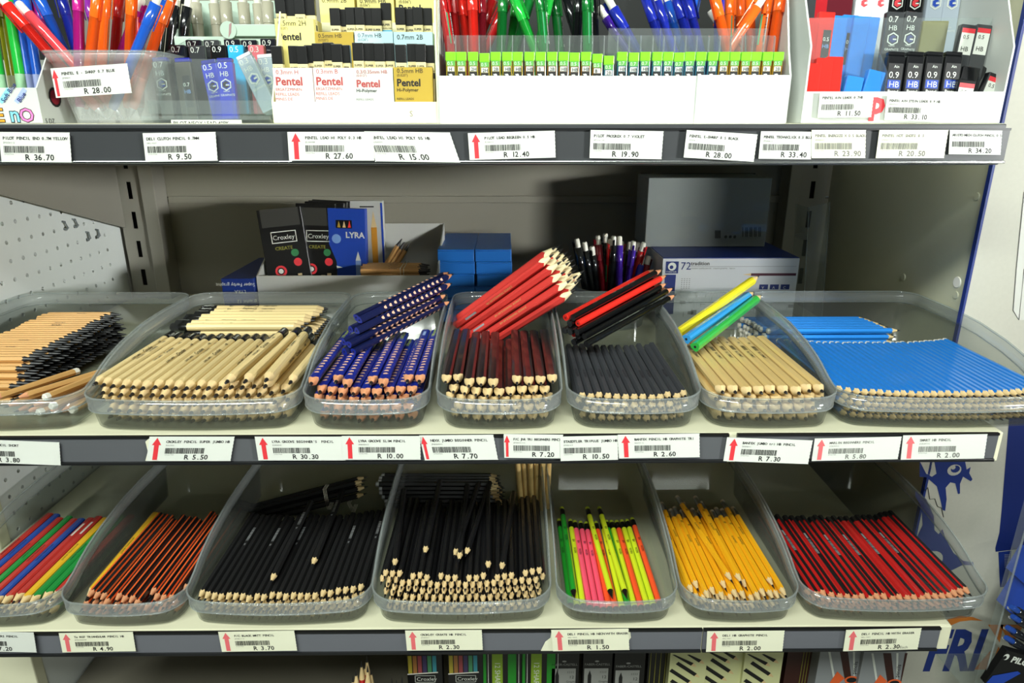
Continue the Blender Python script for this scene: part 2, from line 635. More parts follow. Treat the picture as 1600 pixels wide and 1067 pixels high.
price_tag((1374, 203), (1482, 203), (1368, 247), YT, 'PENTEL HOT SHOTS 0.5', 'ZPEN417A', 'R 20.50', old=True, faded=True, label=L('R 20.50 in faded ink on yellowed card'))
price_tag((1484, 203), (1566, 204), (1482, 241), YT, 'ARISTO MECH CLUTCH PENCIL 0.5', 'ZPEC012A', 'R 34.20', label=L('R 34.20 at the end of the top rail'))

price_tag((-40, 686), (93, 691), (-36, 722), YM, 'CROXLEY PENCIL SHORT', 'ZPEN005', 'R 3.80', label=L('R 3.80 below the short brown pencils'))
price_tag((234, 682), (367, 682), (229, 720), YM, 'CROXLEY PENCIL SUPER JUMBO HB', 'PCL002', 'R 5.50', 1, label=L('R 5.50 with arrow below the pale jumbo pencils'))
price_tag((398, 682), (536, 682), (404, 719), YM, "LYRA GROOVE BEGINNER'S  PENCIL", 'ZGROOVE', 'R 30.30', 1, label=L('R 30.30 with red arrow on the middle rail'))
price_tag((534, 681), (657, 681), (536, 718), YM, 'LYRA GROOVE SLIM PENCIL', 'ZGROOVE2', 'R 10.00', 1, label=L('R 10.00 with arrow below the dotted navy pencils'))
price_tag((655, 680), (771, 679), (664, 719), YM, 'NEXX JUMBO BEGINNER PENCIL', 'ZNEXX002', 'R 7.70', 2, label=L('R 7.70 with narrow red arrow on the middle rail'))
price_tag((787, 678), (880, 679), (788, 715), YM, 'F/C JNR TRI BEGINNERS PENCIL', 'ZPEN10113', 'R 7.20', 2, label=L('R 7.20 with narrow red arrow on the middle rail'))
price_tag((875, 682), (966, 680), (876, 720), YM, 'STAEDTLER TRIPLUS JUMBO HB', 'ZPEN109', 'R 10.50', label=L('R 10.50 without an arrow on the middle rail'))
price_tag((965, 679), (1093, 677), (967, 716), YM, 'BANTEX PENCIL HB GRAPHITE TRI', 'BA09715', 'R 2.60', 1, label=L('R 2.60 with arrow below the dark grey pencils'))
price_tag((1136, 683), (1270, 688), (1130, 720), YM, 'BANTEX JUMBO tri HB PENCIL', 'ZBAN001', 'R 7.30', 1, label=L('R 7.30 with arrow, bridging two rail pieces'))
price_tag((1273, 685), (1409, 682), (1268, 720), YM, 'MARLIN BEGINNERS PENCIL', 'ZCROM703', 'R 5.80', 1, faded=True, label=L('R 5.80 with faded arrow on the middle rail'))
price_tag((1411, 680), (1543, 678), (1407, 718), YM, 'SMART HB PENCIL', 'ZCROM702', 'R 2.00', 1, faded=True, label=L('R 2.00 with faded arrow on the middle rail'))

price_tag((-50, 986), (53, 988), (-44, 1017), YM, 'JNR TRI BEGINNERS PENCIL', 'ZPEN101', 'R 7.20', label=L('R 7.20 at the start of the lower rail'))
price_tag((92, 989), (208, 987), (98, 1019), YM, 'Tx KGT TRIANGULAR PENCIL HB', 'ZPELUSA048', 'R 4.90', 1, old=True, label=L('R 4.90 with arrow below the orange striped pencils'))
price_tag((341, 987), (460, 985), (347, 1018), YM, 'F/C BLACK MATT PENCIL', 'ZPEN1112', 'R 3.70', 1, old=True, label=L('R 3.70 with arrow below the matte black pencils'))
price_tag((633, 985), (753, 984), (636, 1016), YM, 'CROXLEY CREATE HB PENCIL', 'ZPEN241', 'R 2.30', 1, old=True, label=L('R 2.30 with arrow below the black hexagonal pencils'))
price_tag((861, 984), (982, 982), (864, 1017), YM, 'DELI PENCIL HB NEON WITH ERASER', 'DELI005', 'R 1.50', 1, old=True, label=L('R 1.50 with arrow below the neon pencils'))
price_tag((1105, 986), (1226, 985), (1103, 1018), YM, 'DELI HB GRAPHITE PENCIL', 'DELI901', 'R 2.00', 1, old=True, label=L('R 2.00 with arrow below the yellow pencils'))
price_tag((1322, 984), (1440, 981), (1317, 1017), YM, 'DELI PENCIL HB WITH ERASER', 'DELI003', 'R 2.30', 1, old=True, extra='Each', label=L('R 2.30 each, below the red striped pencils'))
torn([(227, 690), (236, 682), (236, 720), (227, 720), (231, 705)], YM, 'torn yellowed label remnant left of the pale jumbo pencil label')
torn([(845, 1017), (852, 1003), (860, 997), (862, 985), (866, 985), (866, 1017)], YM, 'torn yellowed label remnant left of the neon pencil label')
torn([(982, 983), (985, 988), (986, 996), (983, 1000), (978, 1000), (978, 984)], YM, 'rounded yellowed label remnant peeking out right of the neon pencil label')
# ---------------------------------------------------------------- clear bins
def rim_height(y, back=0.073):
    pts = [(0.0, 0.037), (0.03, 0.0385), (0.045, 0.045), (0.065, 0.054), (0.10, 0.063), (0.15, 0.0705), (0.20, back), (0.4, back)]
    for (a, ha), (b, hb) in zip(pts, pts[1:]):
        if y <= b:
            t = max(0.0, (y - a) / (b - a))
            return ha + (hb - ha) * t
    return back


def make_bin(xl, xr, y0, y1, z0, label, group=None):
    cx, cy, hw, hd = (xl + xr) / 2, (y0 + y1) / 2, (xr - xl) / 2, (y1 - y0) / 2
    root = thing('clear_bin', label, 'storage bin', (cx, cy, z0), group)
    RC, bow = 0.026, 0.009

    def ring(inset, zf):
        out = []
        r = max(RC - inset, 0.008)
        a, b = hw - inset, hd - inset
        raw = []
        for (sx, sy, t0) in ((1, -1, -PI / 2), (1, 1, 0), (-1, 1, PI / 2), (-1, -1, PI)):
            for k in range(7):
                t = t0 + k * PI / 12
                raw.append((sx * (a - r) + r * math.cos(t), sy * (b - r) + r * math.sin(t)))
        edges = {6: 16, 13: 8, 20: 16, 27: 12}
        for i, p in enumerate(raw):
            out.append(p)
            q = raw[(i + 1) % len(raw)]
            for k in range(1, edges.get(i, 1)):
                t = k / edges[i]
                out.append((p[0] + (q[0] - p[0]) * t, p[1] + (q[1] - p[1]) * t))
        res = []
        for x, y in out:
            f = max(0.0, -y / b) ** 6
            y -= bow * f * (1 - (x / hw) ** 2)
            h = rim_height(max(0.0, y + hd))
            res.append(Vector((cx + x, cy + y, z0 + zf(h))))
        return res

    mb = MB()
    lv = [(.0125, lambda h: .0003), (.0088, lambda h: .003), (.0056, lambda h: h - .0165), (.0022, lambda h: h - .0157),
          (.0038, lambda h: h - .0146), (.0072, lambda h: h - .0165), (.0104, lambda h: .0042), (.0135, lambda h: .0018)]
    mb.loft([ring(i, f) for i, f in lv], m_clear, True, True)
    tub = mb.build('tub', root)
    mb = MB()
    lv = [(.0018, lambda h: h - .0155), (.0004, lambda h: h - .001), (.0020, lambda h: h - .001), (.0034, lambda h: h - .0150), (.0018, lambda h: h - .0155)]
    mb.loft([ring(i, f) for i, f in lv], m_skirt)
    mb.build('skirt', root)
    mb = MB()
    mb.tube(ring(.0012, lambda h: h), .0012, m_rim, 6, True)
    mb.build('rim', root)
    mb = MB()
    mb.tube(ring(.0018, lambda h: h - .0152), .0007, m_rim, 5, True)
    mb.build('skirt_edge', root)
    return dict(xl=xl, xr=xr, y0=y0, y1=y1, z=z0 + .0018, hw=hw, cx=cx, bow=bow, root=root)


def bx(px, row):
    return at(px, 635 if row == 'm' else 945, Y=.648).x


D0, D1 = .632, .93
bm_ = []
for a, b, lab in ((None, 131, 'wide clear bin of short brown pencils beside the pegboard'), (133, 470, 'wide clear bin of pale wood jumbo pencils'),
                  (472, 672, 'narrow clear bin of dotted navy pencils'), (680, 880, 'narrow clear bin of black pencils and leaning red pencils'),
                  (885, 1096, 'narrow clear bin of dark grey pencils'), (1094, 1307, 'narrow clear bin of varnished wood pencils'), (1303, None, 'wide clear bin of sky blue pencils overhanging the shelf end')):
    x1 = bx(b, 'm') if b else bx(a, 'm') + .232
    x0 = bx(a, 'm') if a else x1 - .2325
    bm_.append(make_bin(x0, x1, D0, D1, ZM + .0003, lab))
bl_ = []
for a, b, lab in ((None, 104, 'narrow clear bin of red, blue, green and yellow pencils'), (101, 297, 'narrow clear bin of orange and black striped pencils'),
                  (293, 583, 'wide clear bin of matte black pencils'), (581, 862, 'wide clear bin heaped with black hexagonal pencils'),
                  (868, 1058, 'narrow clear bin of neon pencils'), (1060, 1245, 'narrow clear bin of yellow pencils with erasers'), (1247, 1535, 'wide clear bin of red and black striped pencils')):
    x1 = bx(b, 'l')
    x0 = bx(a, 'l') if a else x1 - .143
    bl_.append(make_bin(x0, x1, D0 - .002, D1, ZL + .0003, lab))

# ---------------------------------------------------------------- pencils
def section(shape, r, n=12):
    out = []
    for k in range(n):
        t = 2 * PI * k / n
        if shape == 'hex':
            q = r if k % 2 == 0 else r * .866
        elif shape == 'tri':
            q = r * (1 + .14 * math.cos(3 * (t - PI / 6)))
        else:
            q = r
        out.append((q * math.cos(t), q * math.sin(t), q))
    return out


def pencil_meshes(kind, shape, r, length, body, wood, leadm=None, tip=.017, blunt=.25, stripe=None, cap=None, cap_len=.0, dots=None, imprint=None,
                  eraser=None, ferrule=None, leadlen=None, end=None):
    """meshes of one pencil along local +Y, point at the origin: [(part, mesh, [(sub-part, mesh)])]"""
    leadm = leadm or m_lead
    sec = section(shape, r)
    n = len(sec)
    rl = leadlen or r * .34
    yl = tip * (rl / r)
    parts = []
    ring = lambda y, s: [Vector((a * s, y, b * s)) for a, b, q in sec]
    y1 = length - cap_len
    b = MB()
    front = [Vector((a, tip * q / r, c)) for a, c, q in sec]
    stripe = stripe or [body]
    for i in range(n):
        j = (i + 1) % n
        m = stripe[i % len(stripe)]
        b.add([front[i], front[j], Vector((sec[j][0], y1, sec[j][1])), Vector((sec[i][0], y1, sec[i][1]))], [(3, 2, 1, 0)], m, shape == 'round')
    if not cap and not ferrule:
        b.add(ring(length, 1), [list(range(n))[::-1]], end or wood)
        disc(b, (0, length + .0002, 0), UX, UZ, r * .3, r * .3, leadm, 8)
    for it in (imprint or []):
        s, y, size, m = it[:4]
        zz = (r * .866 if shape == 'hex' else r * .86 if shape == 'tri' else r) + .00015
        if s[0] == '#':
            # a foil bar block: short strokes across
            y_ = y
            rr = random.Random(s)
            while y_ < y + size:
                w_ = rr.choice((.0006, .001))
                q = r * .42
                b.add([(-q, y_, zz), (q, y_, zz), (q, y_ + w_, zz), (-q, y_ + w_, zz)], [(0, 1, 2, 3)], m)
                y_ += w_ + rr.choice((.0004, .0008))
        elif s[0] == '=':
            b.add([(-r * .3, y, zz), (r * .3, y, zz), (r * .3, y + size, zz), (-r * .3, y + size, zz)], [(0, 1, 2, 3)], m)
        else:
            b.text(s, (size * .35, y, zz), UY, -UX, size, m, bold=.01)
    parts.append(('barrel', b.mesh('barrel'), []))
    t = MB()
    t.loft([ring(yl, rl / r * .99), [Vector(p) for p in front]], wood, True, False)
    sub = []
    g = MB()
    tipr = rl * blunt
    g.loft([[Vector((tipr * math.cos(2 * PI * k / 8), (0 if blunt < .4 else .0004 * (k % 3)), tipr * math.sin(2 * PI * k / 8))) for k in range(8)],
            [Vector((rl * math.cos(2 * PI * k / 8), yl + .0001, rl * math.sin(2 * PI * k / 8))) for k in range(8)]], leadm, True, True)
    parts.append(('sharpened_tip', t.mesh('sharpened_tip'), [('lead', g.mesh('lead'))]))
    if cap:
        c = MB()
        c.loft([ring(y1, 1.01), ring(length - .001, 1.01), ring(length, .8)], cap, False, True, shape == 'round')
        if dots == 'cap':
            c.text('Croxley', (r * .35, y1 + .004, r * 1.01 + .0002), UY, -UX, r * .8, m_card)
        if not eraser:
            parts.append(('dipped_end', c.mesh('dipped_end'), []))
        else:
            parts.append(('end_band', c.mesh('end_band'), []))
    if dots == 'grip':
        d = MB()
        for face in range(3):
            th = PI / 2 + face * 2 * PI / 3
            rx, rz = math.cos(th), math.sin(th)
            c_ = Vector((rx, 0, rz)) * (r * .865)
            tx = Vector((-rz, 0, rx))
            for k in range(13):
                yy = tip + .012 + k * .0088
                disc(d, c_ + UY * yy + tx * (r * (.05 if k % 2 else -.05)), tx, UY, r * .55, .0040, mat('grip_dot_wood', '#e6b494', .6), 8, 0, PI)
        parts.append(('grip_dots', d.mesh('grip_dots'), []))
    y = length
    if ferrule:
        f = MB()
        prof = [(y1, r * .93)]
        for k in range(4):
            prof += [(y1 + .002 + k * .0035, r * 1.0), (y1 + .003 + k * .0035, r * .9)]
        prof.append((y1 + .016, r * .95))
        f.lathe(prof, ferrule, 12)
        parts.append(('ferrule', f.mesh('ferrule'), []))
        y = y1 + .016
    if eraser:
        e = MB()
        e.lathe([(y, r * .86), (y + .005, r * .86), (y + .0062, r * .6)], eraser, 12)
        parts.append(('eraser', e.mesh('eraser'), []))
    return parts


KIND = {}


def place(kind, tip, end, roll, name, label, cat='pencil', group=None):
    """a copy of a kind of pencil or pen from its point towards its end"""
    tip, end = Vector(tip), Vector(end)
    y = (end - tip).normalized()
    x = y.cross(UZ)
    x = x.normalized() if x.length > 1e-4 else UX.copy()
    z = x.cross(y)
    m = Matrix((x, y, z)).transposed().to_4x4() @ Matrix.Rotation(roll, 4, 'Y')
    root = bpy.data.objects.new(name, None)
    root.empty_display_size = .01
    COL.objects.link(root)
    root.matrix_world = Matrix.Translation(tip) @ m
    tag(root, label, cat, group)
    for pn, me, sub in KIND[kind]:
        c = bpy.data.objects.new(pn, me)
        COL.objects.link(c)
        c.parent = root
        for sn, sm in sub:
            s = bpy.data.objects.new(sn, sm)
            COL.objects.link(s)
            s.parent = c
    return root


gloss = lambda n, c, r=.25, **k: mat(n, c, r, coat=.4, **k)
p_nat = mat('natural_wood_pencil', '#e0c890', .45, noise=.10, scale=120, stretch=(1, .06, 1), coat=.15)
p_natb = mat('brown_wood_pencil', '#c99a5c', .5, noise=.16, scale=120, stretch=(1, .06, 1))
p_var = mat('varnished_wood_pencil', '#d8b878', .35, noise=.16, scale=140, stretch=(1, .05, 1), coat=.3)
p_navy = gloss('navy_lacquer', '#1b2a8c', .3)
p_blk = gloss('black_lacquer', '#19191b', .3)
p_mblk = mat('matte_black_lacquer', '#0c0c0e', .65)
p_choc = gloss('brown_black_lacquer', '#2c2220', .3)
p_grey = mat('dark_grey_lacquer', '#3a3c40', .5)
p_redj = mat('brick_red_lacquer', '#cc3a34', .4)
p_red = gloss('red_lacquer', '#d42a20', .2)
p_dred = gloss('deep_red_lacquer', '#c02422', .25)
p_org = gloss('orange_lacquer', '#e8622c', .25)
p_yel = gloss('yellow_lacquer', '#f2b01c', .3)
p_yel2 = gloss('bright_yellow_lacquer', '#e3d52a', .25)
p_sky = gloss('sky_blue_lacquer', '#1f7fd6', .35)
p_lblue = gloss('light_blue_lacquer', '#2e8fd0', .25)
p_green = gloss('green_lacquer', '#33a844', .25)
p_tg = gloss('tri_green', '#1f8a3c', .35)
p_tb = gloss('tri_blue', '#23489c', .35)
p_tr = gloss('tri_red', '#b8322c', .35)
p_ty = gloss('tri_yellow', '#e8b42a', .35)
p_ng = mat('neon_green', '#1f9c2c', .35, coat=.2)
p_ny = mat('neon_yellow', '#d8ea2a', .35, coat=.2)
p_no = mat('neon_orange', '#ff5a2c', .35, coat=.2)
p_np = mat('neon_pink', '#ff5a78', .35, coat=.2)
m_lime = mat('lime_print', '#c4d83c', .5)
m_ivory = mat('ivory_end', '#e6e2d6', .4)
m_eras = mat('cream_eraser', '#d8cfc0', .8)
m_ferr = mat('ferrule_metal', '#c4c6c4', .35, 1.0)

KIND['croxley'] = pencil_meshes('croxley', 'round', .0052, .175, p_nat, m_tipwood, tip=.014, blunt=.55, leadlen=.0021, cap=mat('black_dip', '#121212', .25), cap_len=.022, dots='cap',
                                imprint=[('Croxley', .095, .006, m_ink), ('SUPER JUMBO', .07, .003, m_ink), ('- HB', .128, .004, m_ink)])
KIND['short'] = pencil_meshes('short', 'hex', .0038, .098, p_natb, m_lead, tip=.014, blunt=.25, leadlen=.0026, imprint=[('PENCIL', .045, .004, m_ink)])
KIND['shortb'] = pencil_meshes('shortb', 'hex', .0039, .10, p_natb, m_tippink, tip=.014, cap=m_ivory, cap_len=.006)
KIND['lyra'] = pencil_meshes('lyra', 'tri', .0053, .175, p_navy, m_tippink, tip=.014, blunt=.5, leadlen=.0021, dots='grip', end=p_navy, imprint=[('LYRA groove', .147, .0052, m_lime)])
KIND['lyrabox'] = pencil_meshes('lyra', 'tri', .0053, .175, p_navy, m_tippink, tip=.014, blunt=.5, leadlen=.0021, dots='grip', end=p_navy, imprint=[('=', .15, .016, mat('pale_blue_box', '#8fa4d0', .5))])
KIND['slim'] = pencil_meshes('slim', 'tri', .0042, .175, mat('deep_navy_lacquer', '#10173f', .3), m_tippink, tip=.015, dots='grip', end=p_navy)
KIND['nexx'] = pencil_meshes('nexx', 'tri', .0053, .178, p_blk, m_tipwood, tip=.015, blunt=.45, leadlen=.0016, stripe=[p_blk, p_blk, p_blk, p_choc, p_choc, p_blk], end=p_blk)
KIND['redj'] = pencil_meshes('redj', 'tri', .0049, .175, p_redj, mat('pale_cream_tip', '#e6d8ae', .65), tip=.018, end=p_redj, imprint=[('JUNIOR TRIANGULAR HB', .07, .004, mat('gold_foil', '#d8b070', .35, .4)), ('=', .135, .02, m_silver)])
KIND['bantex'] = pencil_meshes('bantex', 'hex', .0043, .175, p_grey, m_tipwood, tip=.013, end=p_grey, imprint=[('BANTEX HB', .06, .0042, mat('charcoal_print', '#1c1d20', .5))])
KIND['rb_red'] = pencil_meshes('rb_red', 'round', .0040, .178, p_red, m_tippink, tip=.017, end=p_red)
KIND['rb_blk'] = pencil_meshes('rb_blk', 'round', .0040, .178, mat('piano_black', '#0b0b0c', .12, coat=.6), m_tippink, tip=.017, end=p_blk)
KIND['ltip'] = pencil_meshes('ltip', 'round', .0040, .178, p_dred, m_tipwood, tip=.028)
KIND['natj'] = pencil_meshes('natj', 'tri', .0056, .178, p_var, m_tipwood, tip=.011, blunt=.5, imprint=[('JUMBO TRI', .098, .0045, m_ink), ('#a', .125, .016, m_ink), ('HB', .15, .004, m_ink)])
for k, p in (('ly', p_yel2), ('lb', p_lblue), ('lg', p_green)):
    KIND[k] = pencil_meshes(k, 'tri', .0056, .178, p, m_tipwood, tip=.017, end=p, imprint=[('JUMBO TRIANGULAR', .09, .0035, m_ivory)])
KIND['sky'] = pencil_meshes('sky', 'hex', .0038, .178, p_sky, m_tipwood, tip=.013, cap=m_ivory, cap_len=.004, end=p_sky)
for k, p in (('tg', p_tg), ('tb', p_tb), ('tr', p_tr), ('ty', p_ty)):
    KIND[k] = pencil_meshes(k, 'tri', .0047, .175, p, m_tipwood, tip=.015, end=p, imprint=[('JUNIOR TRIANGULAR', .08, .0035, m_ink)])
    KIND[k + 'w'] = pencil_meshes(k, 'tri', .0047, .175, p, m_tipwood, tip=.015, end=p, imprint=[('=', .132, .028, m_ivory)])
KIND['obs'] = pencil_meshes('obs', 'hex', .0041, .178, p_blk, m_tippink, tip=.015, stripe=[p_blk, p_blk, p_org, p_blk, p_blk, p_org], end=p_blk)
KIND['mbl'] = pencil_meshes('mbl', 'hex', .0040, .176, p_mblk, m_tipwood, tip=.015, end=p_mblk)
KIND['mblp'] = pencil_meshes('mblp', 'hex', .0040, .176, p_mblk, m_tipwood, tip=.015, end=p_mblk, imprint=[('#b', .115, .028, m_silver), ('HB', .105, .003, m_silver)])
KIND['hexb'] = pencil_meshes('hexb', 'hex', .0038, .176, p_blk, m_tipwood, tip=.015, end=p_blk)
KIND['hexs'] = pencil_meshes('hexs', 'hex', .0038, .176, p_blk, m_tipwood, tip=.015, cap=m_silver, cap_len=.005)
KIND['natr'] = pencil_meshes('natr', 'round', .0040, .176, p_var, m_tipwood, tip=.015, imprint=[('PENCIL HB', .08, .0035, m_ink)])
dip = mat('neon_black_dip', '#101010', .3)
for k, p in (('ng', p_ng), ('ny', p_ny), ('no', p_no), ('np', p_np)):
    KIND[k] = pencil_meshes(k, 'round', .0035, .186, p, dip, tip=.014, cap=dip, cap_len=.015, eraser=m_lime, imprint=[('HB', .135, .0045, m_ink), ('NEON', .11, .0042, m_ink)])
KIND['yel'] = pencil_meshes('yel', 'hex', .0037, .186, p_yel, m_tipwood, tip=.018, ferrule=m_ferr, cap_len=.016, eraser=m_eras, imprint=[('GRAPHITE', .105, .0036, m_ink), ('2B', .15, .0042, m_ink)])
KIND['rbs'] = pencil_meshes('rbs', 'hex', .0041, .178, p_dred, m_tippink, tip=.014, stripe=[p_dred, p_dred, p_blk, p_blk, p_dred, p_dred], cap=p_blk, cap_len=.012)
KIND['rbsk'] = pencil_meshes('rbsk', 'hex', .0041, .178, p_dred, m_tippink, tip=.014, stripe=[p_blk, p_dred, p_blk, p_blk, p_dred, p_blk], cap=p_blk, cap_len=.012)
KIND['rbsp'] = pencil_meshes('rbsp', 'hex', .0041, .178, p_dred, m_tippink, tip=.014, stripe=[p_dred, p_dred, p_blk, p_blk, p_dred, p_dred], cap=p_blk, cap_len=.012,
                            imprint=[('#c', .09, .03, m_silver), ('=', .122, .012, m_silver)])
LAYER = ['top', 'second', 'third', 'fourth', 'fifth', 'sixth', 'lowest']


def fill(b, kinds, name, desc, r, layers, pitch=2.08, zstep=1.78, ytip=.022, yaw=0.0, jit=.003, length=.176, ystep=0.0, rolls=(0.0,), topn=None, inset=.0145, group=None,
         tilt=0.0, y_extra=None, skip=()):
    """rows of pencils lying in a bin with their points at its low front; KINDS: a list walked from left to right"""
    out = []
    for L in range(layers):                      # 0 is the lowest
        z = b['z'] + r * 1.05 + L * r * zstep
        ins = inset - min(.009, L * .0022)
        x0, x1 = b['xl'] + ins + r, b['xr'] - ins - r
        n = int((x1 - x0) / (r * pitch)) + 1
        if L % 2:
            n -= 1
        d = LAYER[layers - 1 - L]
        top = L == layers - 1
        for i in range(n):
            if top and topn and not topn(i, n):
                continue
            sp = (x1 - x0) / max(1, (n - 1 + (1 if L % 2 else 0)))
            x = x0 + (i + (.5 if L % 2 else 0)) * sp
            u = (x - b['cx']) / b['hw']
            y = b['y0'] + max(.0098, .0130 - .0008 * L) + (ytip - .019) - b['bow'] * (1 - u * u) + ystep * L + R.uniform(0, jit) + .012 * u ** 6
            if y_extra and top:
                y += y_extra(i, n)
            yw = yaw + R.uniform(-.006, .006) * (1 if 0 < i < n - 1 else .3)
            dz = R.uniform(0, .0004)
            tl = tilt if top else tilt * L / max(1, layers - 1)
            tip = Vector((x, y, z + dz))
            k = kinds[(i + L * 3) % len(kinds)] if not callable(kinds) else kinds(i, L, n, top)
            end = tip + Vector((math.sin(yw), math.cos(yw), tl)) * .1
            out.append(place(k, tip, end, rolls[R.randrange(len(rolls))], name, '%s, %s from the left in the %s layer' % (desc(k) if callable(desc) else desc, nth(i + 1), d), group=group))
    return out


def lean(kind, tip_px, ty, end_px, name, label, length, roll=0.0, group=None, ylo=.66, yhi=.92):
    """a pencil standing out of a bin: its point on a real depth plane, its end found at its own length"""
    t = at(*tip_px, Y=ty)
    best = None
    for k in range(201):
        y = ylo + (yhi - ylo) * k / 200
        e = at(*end_px, Y=y)
        er = abs((e - t).length - length)
        if best is None or er < best[0]:
            best = (er, e)
    return place(kind, t, best[1], roll, name, label, group=group)


def bundle(kinds, tip_px, end_px, length, nu, nv, r, name, label, fan=1.1, roll=0.0, jit=.004, group=None, skip=(), slide=0.0):
    """pencils leaning together: NU rows across the view, NV deep, packed without cutting into each other, spreading a little towards the points"""
    t, e = Vector(tip_px), Vector(end_px)
    e = t + (e - t).normalized() * length
    a = (t - e).normalized()
    view = (t - EYE).normalized()
    v = view.cross(a).normalized()
    if v.z < 0:
        v = -v
    w = a.cross(v).normalized()
    if w.y < 0:
        w = -w
    n = 0
    for i in range(nu):
        for j in range(nv):
            if (i, j) in skip:
                continue
            n += 1
            p = v * (((nu - 1) / 2 - i + (.5 if j % 2 else 0)) * 2.1 * r) + w * ((j - (nv - 1) / 2) * 1.86 * r)
            s = a * (R.uniform(-jit, jit) + slide * i)
            tip, end = t + p * fan + s, e + p + s
            end = tip + (end - tip).normalized() * length
            k = kinds(i, j) if callable(kinds) else kinds[(i + j) % len(kinds)]
            nm = name(k) if callable(name) else name
            lb = label(k, i, j, n) if callable(label) else label % nth(n)
            place(k, tip, end, roll if roll is not None else R.choice(H6), nm, lb, group=group)


def lie(kind, tip_px, end_px, z, name, label, roll=0.0, group=None):
    """one pencil lying level on a pile whose top is at height z"""
    t, e = at(*tip_px, Z=z), at(*end_px, Z=z)
    return place(kind, t, e, roll, name, label, group=group)


T3 = (0.0, 2 * PI / 3, 4 * PI / 3)
H6 = tuple(k * PI / 3 for k in range(6))
RND = tuple(k * PI / 8 - PI / 2 for k in range(9))

# short brown pencils: a stack lying across its bin, points to the right
b = bm_[0]
for L in range(6):
    for i in range(27):
        y = .700 + i * .0079 + (.004 if L % 2 else 0)
        if i > 26 - (L % 2):
            continue
        if i < L - 1:
            continue
        z = b['z'] + .0045 + L * .0071 + i * .0003
        x = b['xr'] - .098 + R.uniform(-.003, .003) - L * .001 + i * .0003
        place('short', (x, y, z), (x - .1, y + R.uniform(-.001, .001), z), H6[R.randrange(6)] if L == 5 else 0, 'short_brown_pencil',
              'short brown pencil lying crosswise, %s from the front, %s layer' % (nth(i + 1), LAYER[5 - L]), group='short brown pencils stacked crosswise')
for k, (tx, ty, ex, ey, z) in enumerate(((-.525, .668, -.500, .77, .006), (-.512, .664, -.478, .76, .0065), (-.500, .663, -.470, .762, .006), (-.488, .664, -.466, .763, .006), (-.476, .664, -.459, .763, .006), (-.465, .668, -.452, .768, .0068),
                                      (-.530, .662, -.493, .755, .0138), (-.503, .661, -.464, .753, .0143), (-.482, .663, -.456, .76, .014), (-.520, .665, -.470, .753, .0222), (-.545, .661, -.503, .752, .0222), (-.49, .668, -.459, .763, .0225))):
    dx = b['xr'] + .4365
    if k % 3 == 2:
        tx, ty, ex, ey = ex, ey, tx, ty
    place('shortb', (tx + dx, ty, b['z'] + z - .001), (ex + dx, ey, b['z'] + z - .001), 0, 'short_brown_pencil',
          'short brown pencil with white end lying loose at the bin corner, %s of them' % nth(k + 1), group='loose short brown pencils')

# pale jumbo pencils, and a row lying crosswise behind them
b = bm_[1]
fill(b, ['croxley'], 'pale_jumbo_pencil', 'pale wood jumbo pencil with blunt black point', .0052, 5, ytip=.021, rolls=RND, length=.175, jit=.004, topn=lambda i, n: i < n - 3 or i % 2 == 0)
for k, (t, e) in enumerate((((381, 598), (449, 533)), ((414, 596), (469, 531)), ((352, 599), (424, 536)))):
    lie('croxley', t, e, b['z'] + .0545, 'pale_jumbo_pencil', 'pale jumbo pencil lying loose over the top layer, %s' % ('nearer the middle of three', 'nearest the right wall', 'farthest from the right wall')[k], -.6 + k * .4)
for L in range(5):
    for i in range(7 if L < 4 else 7):
        y = .858 + i * .0104 - L * .0012
        z = b['z'] + .0055 + L * .0096 + (i * .0012 if L == 4 else 0)
        x = b['xr'] - .034 - (6 - i) * .0026 + R.uniform(-.003, .003)
        if L < 4:
            x = b['xr'] - .034
        place('croxley', (x, y, z), (x - .1, y, z), RND[R.randrange(9)], 'pale_jumbo_pencil', 'pale jumbo pencil lying crosswise behind, %s from the front, %s layer' % (nth(i + 1), LAYER[4 - L]), group='pale jumbo pencils lying crosswise')

# dotted navy pencils
b = bm_[2]
fill(b, lambda i, L, n, top: 'lyrabox' if (i + L) % 5 == 2 else 'lyra', 'dotted_navy_pencil', 'navy grip pencil with wooden dots', .0053, 5, pitch=2.2, rolls=(0.0, 0.0, 0.1, -.1), jit=.006, ytip=.020,
     topn=lambda i, n: i not in (1, 4, n - 3), y_extra=lambda i, n: .006 * (i % 3))
bundle(['slim'], (-.068, .898, 1.240), (-.163, .762, 1.218), .175, 4, 2, .0046, 'slim_navy_pencil', 'slim dotted navy pencil leaning out over the bin wall, %s from the top', fan=1.05, jit=.006, group='slim navy pencils leaning out', slide=-.011, roll=None)

# black jumbo pencils, with red ones leaning over them
b = bm_[3]
fill(b, ['nexx'], 'black_jumbo_pencil', 'black triangular jumbo pencil', .0053, 5, pitch=2.12, rolls=(0.0, 0.1, -.1), jit=.006, ytip=.019, topn=lambda i, n: i % 7 != 5, y_extra=lambda i, n: (.010 if i % 5 == 1 else .002))
bundle(['redj'], (.082, .824, 1.281), (-.040, .880, 1.181), .175, 5, 5, .0053, 'red_triangular_pencil', 'brick red triangular pencil leaning out of the black pencils, %s from the top', fan=1.12, roll=None, jit=.005, group='red pencils leaning out', skip=((0, 4), (4, 4), (4, 2)))

